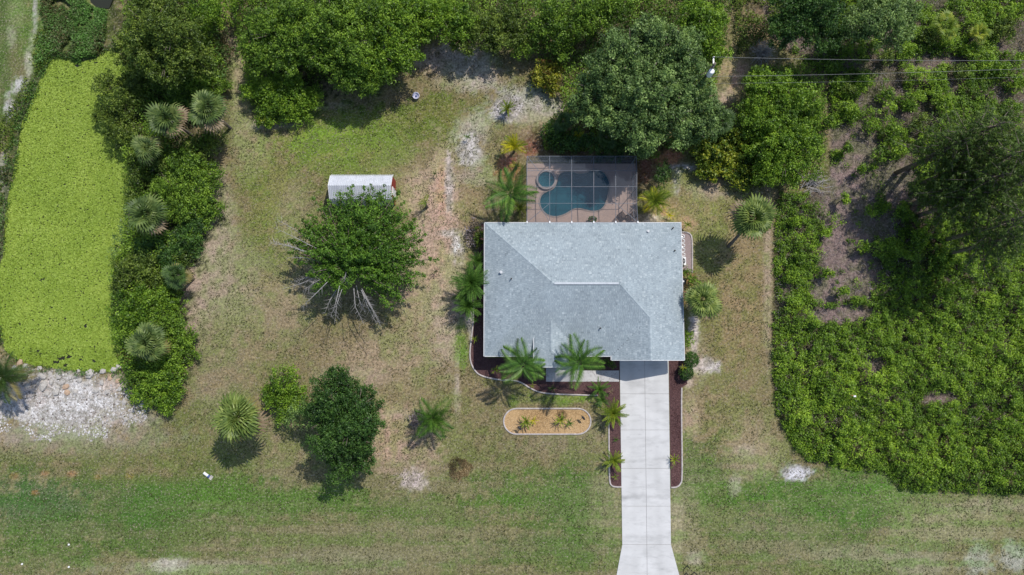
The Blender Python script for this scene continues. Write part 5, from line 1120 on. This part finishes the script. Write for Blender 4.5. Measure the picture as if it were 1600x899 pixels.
# dead shrub & branch pile
def twigs(px_, py_, rpx, hh, n, name, label, m='deadwood', flat=False, L=.9):
    g = G(px_, py_); t = thing(name, (g.x, g.y, 0), label, 'dead branches'); r = rpx / 16
    for part in range(4):
        mb = MB()
        for k in range(n // 4):
            a = rnd.uniform(0, 2*pi)
            if flat:
                p0 = Vector((rnd.gauss(0, .45)*r, rnd.gauss(0, .35)*r, rnd.uniform(.05, .3))); a = rnd.gauss(.45, .6); ln = L * rnd.uniform(.5, 1.6)
                p2 = p0 + Vector((cos(a)*ln, sin(a)*ln, rnd.uniform(-.1, .25))); p1 = p0.lerp(p2, .5) + Vector((rnd.uniform(-.15,.15), rnd.uniform(-.15,.15), .08)); w_ = rnd.uniform(.02, .05)
            else:
                p0 = Vector((rnd.uniform(-.1,.1), rnd.uniform(-.1,.1), 0)); ln = r * rnd.uniform(.5, 1.1); el = rnd.uniform(.15, 1.2); p2 = Vector((cos(a)*cos(el)*ln, sin(a)*cos(el)*ln, sin(el)*hh)); p1 = p2 * .5 + Vector((rnd.uniform(-.2,.2), rnd.uniform(-.2,.2), .25)); w_ = .02
            mb.tube([p0, p1, p2], [w_, w_*.7, w_*.25], 4)
            for q in range(3):
                s0 = p1.lerp(p2, rnd.random()); mb.tube([s0, s0 + Vector((rnd.uniform(-1,1), rnd.uniform(-1,1), rnd.uniform(-.2,.6))) * .35], [w_*.4, w_*.15], 3)
        mb.obj('branch', M[m], t)
twigs(1188,88,27,1.6,200,'dead_shrub','leafless grey shrub under the power lines')
twigs(1266,287,22,.4,70,'branch_pile','bleached pile of cut branches at the lot corner', flat=True)

# ------------------------------------------------------------------ ROCKS
def rock_mesh(s):
    rr = random.Random(s); bm = bmesh.new(); bmesh.ops.create_icosphere(bm, subdivisions=1, radius=1)
    for v in bm.verts: v.co *= rr.uniform(.75, 1.2); v.co.z *= .6
    me = bpy.data.meshes.new('rock'); bm.to_mesh(me); bm.free(); return me
RK = [rock_mesh(i) for i in range(6)]; RKT = []
for me in RK: c = me.copy(); c.materials.append(M['rocktan']); RKT.append(c); me.materials.append(M['rock'])
big = [(141,585,9),(68,603,9),(89,613,8),(30,567,6),(47,593,4),(66,588,7),(78,584,5),(160,580,6),(178,578,7),(185,574,6),(62,576,6),(52,580,5),(92,588,6),(103,604,6),(106,613,7),(98,598,5),(160,598,5),(172,590,5),(125,595,5),(150,610,6),(185,595,5),(60,598,4),(40,585,5),(118,612,5),(135,600,5),(80,597,5),(110,590,5),(90,605,5),(195,628,5),(205,650,5),(212,655,4),(198,655,5),(208,642,4),(132,618,5),(45,603,5),(74,615,5),(168,612,5),(142,622,4),(155,622,4),(20,600,4),(22,575,5),(38,572,5),(100,625,4),(122,580,4),(188,608,5)]
for i, (x, y, s) in enumerate(big):
    g = G(x, y); tan = i in (13, 14, 3, 20, 17); s = s / 16 * .78
    o = link('rock', (RKT if tan else RK)[i % 6], None, loc=(g.x, g.y, s * .25 - (.12 if y < 585 else 0)), rot=(0, 0, rnd.uniform(0, 6)), sc=(s * rnd.uniform(.9, 1.4), s, s * rnd.uniform(.7, 1)))
    special = {0: 'largest white boulder at the pond edge in front of the duckweed', 1: 'broad flat white boulder left in the rubble slope', 2: 'bright white rounded rock below the orange-tan ones', 3: 'tan rock beside the shaggy palm at the pond corner', 14: 'largest orange-tan slab rock in the rubble slope'}
    tag(o, special.get(i, 'tan limestone rock in the rubble slope' if tan else 'pale rock in the row along the pond edge of the rubble' if y < 590 else 'pale rock in the cluster beyond the right end of the rubble' if x > 190 else 'pale rock lying in the middle of the rubble slope'), 'rock', 'limestone rocks below the pond')
def gravel():
    n = 9000; a = G(-20, 700); b_ = G(235, 565); X = rng.uniform(a.x, b_.x, n); Y = rng.uniform(a.y, b_.y, n); px, py = P(X, Y)
    f = fbm(X*.9, Y*.9, 33, 3); d = np.hypot((px - 88) / 125, (py - 632) / 48); d2 = np.hypot((px - 212) / 22, (py - 650) / 14)
    k = ((d + (f - .5) * 1.1 < 1.05) | (d2 < .9)) & (rng.random(n) < np.where(py < 615, .45, .85)) & (pond_depth(px, py) > -.25); X, Y = X[k], Y[k]; n = len(X)
    s = .03 + .10 * rng.random(n) ** 2; base = np.array([(1,0,0),(0,1,0),(-1,0,0),(0,-1,0),(0,0,.8)])
    ang = rng.uniform(0, 2*pi, n); ca, sa = np.cos(ang), np.sin(ang); jit = rng.uniform(.7, 1.3, (n, 5, 3))
    Vb = base[None] * jit * s[:, None, None]; Xr = Vb[..., 0]*ca[:, None] - Vb[..., 1]*sa[:, None] + X[:, None]; Yr = Vb[..., 0]*sa[:, None] + Vb[..., 1]*ca[:, None] + Y[:, None]
    V = np.stack([Xr, Yr, Vb[..., 2] + .005], -1)
    Q = np.concatenate([V[:, [0, 1, 4, 4]], V[:, [1, 2, 4, 4]], V[:, [2, 3, 4, 4]], V[:, [3, 0, 4, 4]]], 0)
    F = []; me = bpy.data.meshes.new('gravel'); vv = V.reshape(-1, 3); off = np.arange(n) * 5
    T = np.stack([np.stack([off+i, off+(i+1)%4, off+4], 1) for i in range(4)], 1).reshape(-1, 3)
    me.vertices.add(len(vv)); me.vertices.foreach_set('co', vv.astype(np.float32).ravel()); me.loops.add(T.size); me.loops.foreach_set('vertex_index', T.astype(np.int32).ravel())
    me.polygons.add(len(T)); me.polygons.foreach_set('loop_start', np.arange(0, T.size, 3, dtype=np.int32)); me.update(calc_edges=True)
    at = me.attributes.new('tint', 'FLOAT', 'POINT'); at.data.foreach_set('value', np.repeat(np.clip(rng.normal(.55, .3, n), 0, 1), 5).astype(np.float32))
    me.materials.append(M['gravel']); tag(link('gravel', me), 'pale limestone rubble and gravel below the pond', 'gravel', kind='stuff')
gravel()

# ------------------------------------------------------------------ UTILITY POLE AND LINES
pt = G(1116, 101, 10); pole = thing('utility_pole', (pt.x, pt.y, 0), 'wooden utility pole with grey transformer rising through the oak', 'utility pole')
m = MB(); m.tube([(0,0,-.2),(0,0,5),(0,0,10.2)], [.17,.15,.12], 10); m.obj('shaft', M['wood'], pole, True)
m = MB(); m.lathe([(0,-.45),(.24,-.42),(.25,.4),(.2,.46),(0,.48)], 16, (-.05,-.34,9.0)); m.obj('transformer', M['white'], pole)
m = MB(); m.box(-.05,.05,-.12,.75,9.75,9.85); m.obj('bracket', M['grey'], pole)
m = MB(); m.lathe([(.03,0),(.06,.04),(.04,.08),(.06,.12),(.03,.2),(0,.2)], 8, (0,.68,9.85)); m.obj('insulator', M['ceramic'], pole)
for yy, zz, yr, zr, lab in [(.68, 10.0, 92, 9.9, 'uppermost bright power line from the pole to the right edge'), (-.25, 8.1, 104, 8.0, 'middle power line crossing to the right edge'), (-.4, 6.9, 117, 6.4, 'lowest faint cable below the two power lines')]:
    s = Vector((pt.x, pt.y + yy, zz)); e = G(1640, yr - .4, zr); e2 = s + (e - s) * 1.35; pts = []
    for k in range(25): u = k / 24; q = s.lerp(e2, u); q.z -= 4 * u * (1 - u) * .5; pts.append(q)
    wm = MB(); wm.tube([p_ - s for p_ in pts], [.012 if zz > 7 else .007] * 25, 5); o = wm.obj('power_line', M['wire'], None, loc=s); tag(o, lab, 'power line', 'overhead lines from the pole')

# ------------------------------------------------------------------ SMALL THINGS
g = G(650, 150, .3); t = thing('glazed_bowl', (g.x, g.y, 0), 'round lavender glazed bowl planter on the lawn by the top wood', 'planter')
MB().lathe([(0,.02),(.2,.02),(.34,.3),(.36,.4),(.31,.4),(.28,.3),(.16,.18),(0,.16)], 24).obj('bowl', M['ceramic'], t, True)
MB().lathe([(0,.17),(.09,.17),(.10,.24),(.05,.3),(0,.31)], 12).obj('fountain_head', M['blue_cap'], t, True)
g = G(627, 160); t = thing('forked_stick', (g.x, g.y, 0), 'dark crooked branch stuck in the bare spot by the glazed bowl', 'branch')
MB().tube([(-.5,-.35,.02),(-.1,.0,.35),(.1,.35,.9),(-.05,.8,1.3)], [.05,.045,.035,.02], 6).obj('stem', M['bark'], t); MB().tube([(.1,.35,.9),(.25,.0,1.1)], [.03,.015], 5).obj('twig', M['bark'], t)
# AC unit, pipes, bin
g = G(1065.5, 408, .8); t = thing('air_conditioner', (g.x, g.y, 0), 'white air conditioner with round dark fan at the right wall', 'air conditioner')
MB().box(-.40,.40,-.40,.40,.05,.78).obj('housing', M['white'], t)
f = MB().lathe([(0,.785),(.33,.785),(.34,.80),(.0,.80)], 24).obj('fan_grille', M['dark'], t)
m = MB(); 
for k in range(5): a = 2*pi*k/5; m.beam((.05*cos(a),.05*sin(a),.82),(.30*cos(a),.30*sin(a),.82), .05, .01)
m.obj('fan_blade', M['grey'], f)
g = G(1066.5, 382, .6); t = thing('pool_equipment', (g.x, g.y, 0), 'white looping pool pump pipes on the gravel pad', 'pool equipment')
for k in range(5):
    y = .95 - k * .45; m = MB(); m.tube([(-.35,y,.5),(.0,y+.05,.55),(.22,y-.08,.55),(.2,y-.28,.5),(-.05,y-.3,.45)], [.05]*5, 6); m.obj('pipe', M['white'], t)
m = MB(); m.tube([(-.3,1.05,.35),(-.28,-1.2,.35)], [.05,.05], 6); m.obj('manifold', M['white'], t)
for y in (.7, -.3): MB().lathe([(0,0),(.18,0),(.18,.5),(.12,.58),(0,.6)], 12, (-.05,y,0)).obj('filter_tank', M['grey'], t)
g = G(1067.5, 440, .9); t = thing('gas_tank', (g.x, g.y, 0), 'black round tank with white valve by the right wall', 'tank')
MB().lathe([(0,0),(.34,.02),(.36,.5),(.33,.85),(.2,.95),(0,.97)], 20).obj('body', M['dark'], t, True); MB().lathe([(.09,.96),(.09,1.05),(0,1.06)], 10).obj('valve', M['white'], t)
# lawn pipe
g = G(324, 742); t = thing('drain_pipe', (g.x, g.y, 0), 'short white pipe with blue cap on the lower left lawn', 'pipe', rz=R(-35))
MB().tube([(-.35,0,.13),(.15,0,.13)], [.13,.13], 10).obj('pipe', M['white'], t); MB().tube([(.15,0,.13),(.32,0,.13)], [.14,.14], 10).obj('cap', M['blue_cap'], t); MB().box(.32,.6,-.2,.2,-.02,.06).obj('footing', M['rock'], t)
for x, y in [(108,851),(35,881.5),(108,886)]:
    g = G(x, y); o = MB().lathe([(0,0),(.09,.01),(.10,.05),(.07,.1),(0,.12)], 10).obj('ground_marker', M['white'], loc=(g.x, g.y, 0)); tag(o, {851:'white marker cap in the lower left lawn, uppermost of three', 881.5:'white marker cap nearest the lower left corner', 886:'small white marker cap directly below the uppermost one'}[y], 'marker', 'white caps in the lawn')
g = G(1331, 618, 1.2); t = thing('survey_stake', (g.x, g.y, 0), 'orange and white survey stake standing in the vines', 'stake')
MB().box(-.03,.03,-.03,.03,0,1.6).obj('post', M['white'], t); MB().box(-.22,.05,.0,.02,1.35,1.6).obj('flag', M['orange'], t); MB().box(.0,.22,-.14,.02,1.5,1.56).obj('tag', M['white'], t)
# dark bent sticks by the verge in place of small objects' shadows
for x, y, r0, lab in [(1074,884,.7,'thin dark stick drawing a bent shadow by the driveway mouth, upper one'),(1072,895,.8,'thin dark stick drawing a bent shadow at the bottom edge beside the driveway'),(1085,894,-.8,'right-hand dark stick drawing a bent shadow at the bottom edge')]:
    g = G(x, y); o = MB().tube([(-.42,-.42,.02),(0,.05,.14),(.25,-.28,.02)], [.035,.035,.03], 5).obj('shadow_stick', M['dark'], loc=(g.x, g.y, 0)); tag(o, lab, 'twig', 'dark shadow sticks by the driveway mouth')
# crane ornaments in the island bed (they throw the long shadows)
for x, y, lab in [(910,652,'thin dark bird ornament at the right end of the island bed'),(812,668,'thin dark bird ornament at the lower left of the island bed')]:
    g = G(x, y); t = thing('garden_ornament', (g.x, g.y, 0), lab, 'ornament', 'metal bird ornaments', rz=R(40)); 
    for s in (-.06, .06): MB().tube([(s,0,0),(s,0,.7)], [.015,.015], 5).obj('leg', M['dark'], t)
    MB().tube([(0,-.28,.72),(0,-.1,.82),(0,.12,.84),(0,.25,.92)], [.02,.11,.10,.03], 8).obj('body', M['dark'], t, True); MB().tube([(0,.22,.9),(0,.32,1.15),(0,.3,1.35),(0,.42,1.36)], [.03,.022,.025,.006], 6).obj('neck', M['dark'], t, True)
g = G(925, 344, .3); t = thing('potted_plant', (g.x, g.y, PZ), 'potted leafy plant on the pool deck by the house', 'potted plant')
MB().lathe([(0,0),(.16,0),(.22,.35),(.24,.36),(.2,.34),(0,.33)], 14).obj('pot', M['terra'], t)
me = leaves('foliage', unit(160) * [.4,.3,.3] + [0,0,.6], unit(160) + [0,0,.5], .2, rng.normal(.5,.2,160), .4); me.materials.append(M['mid']); link('foliage', me, t)
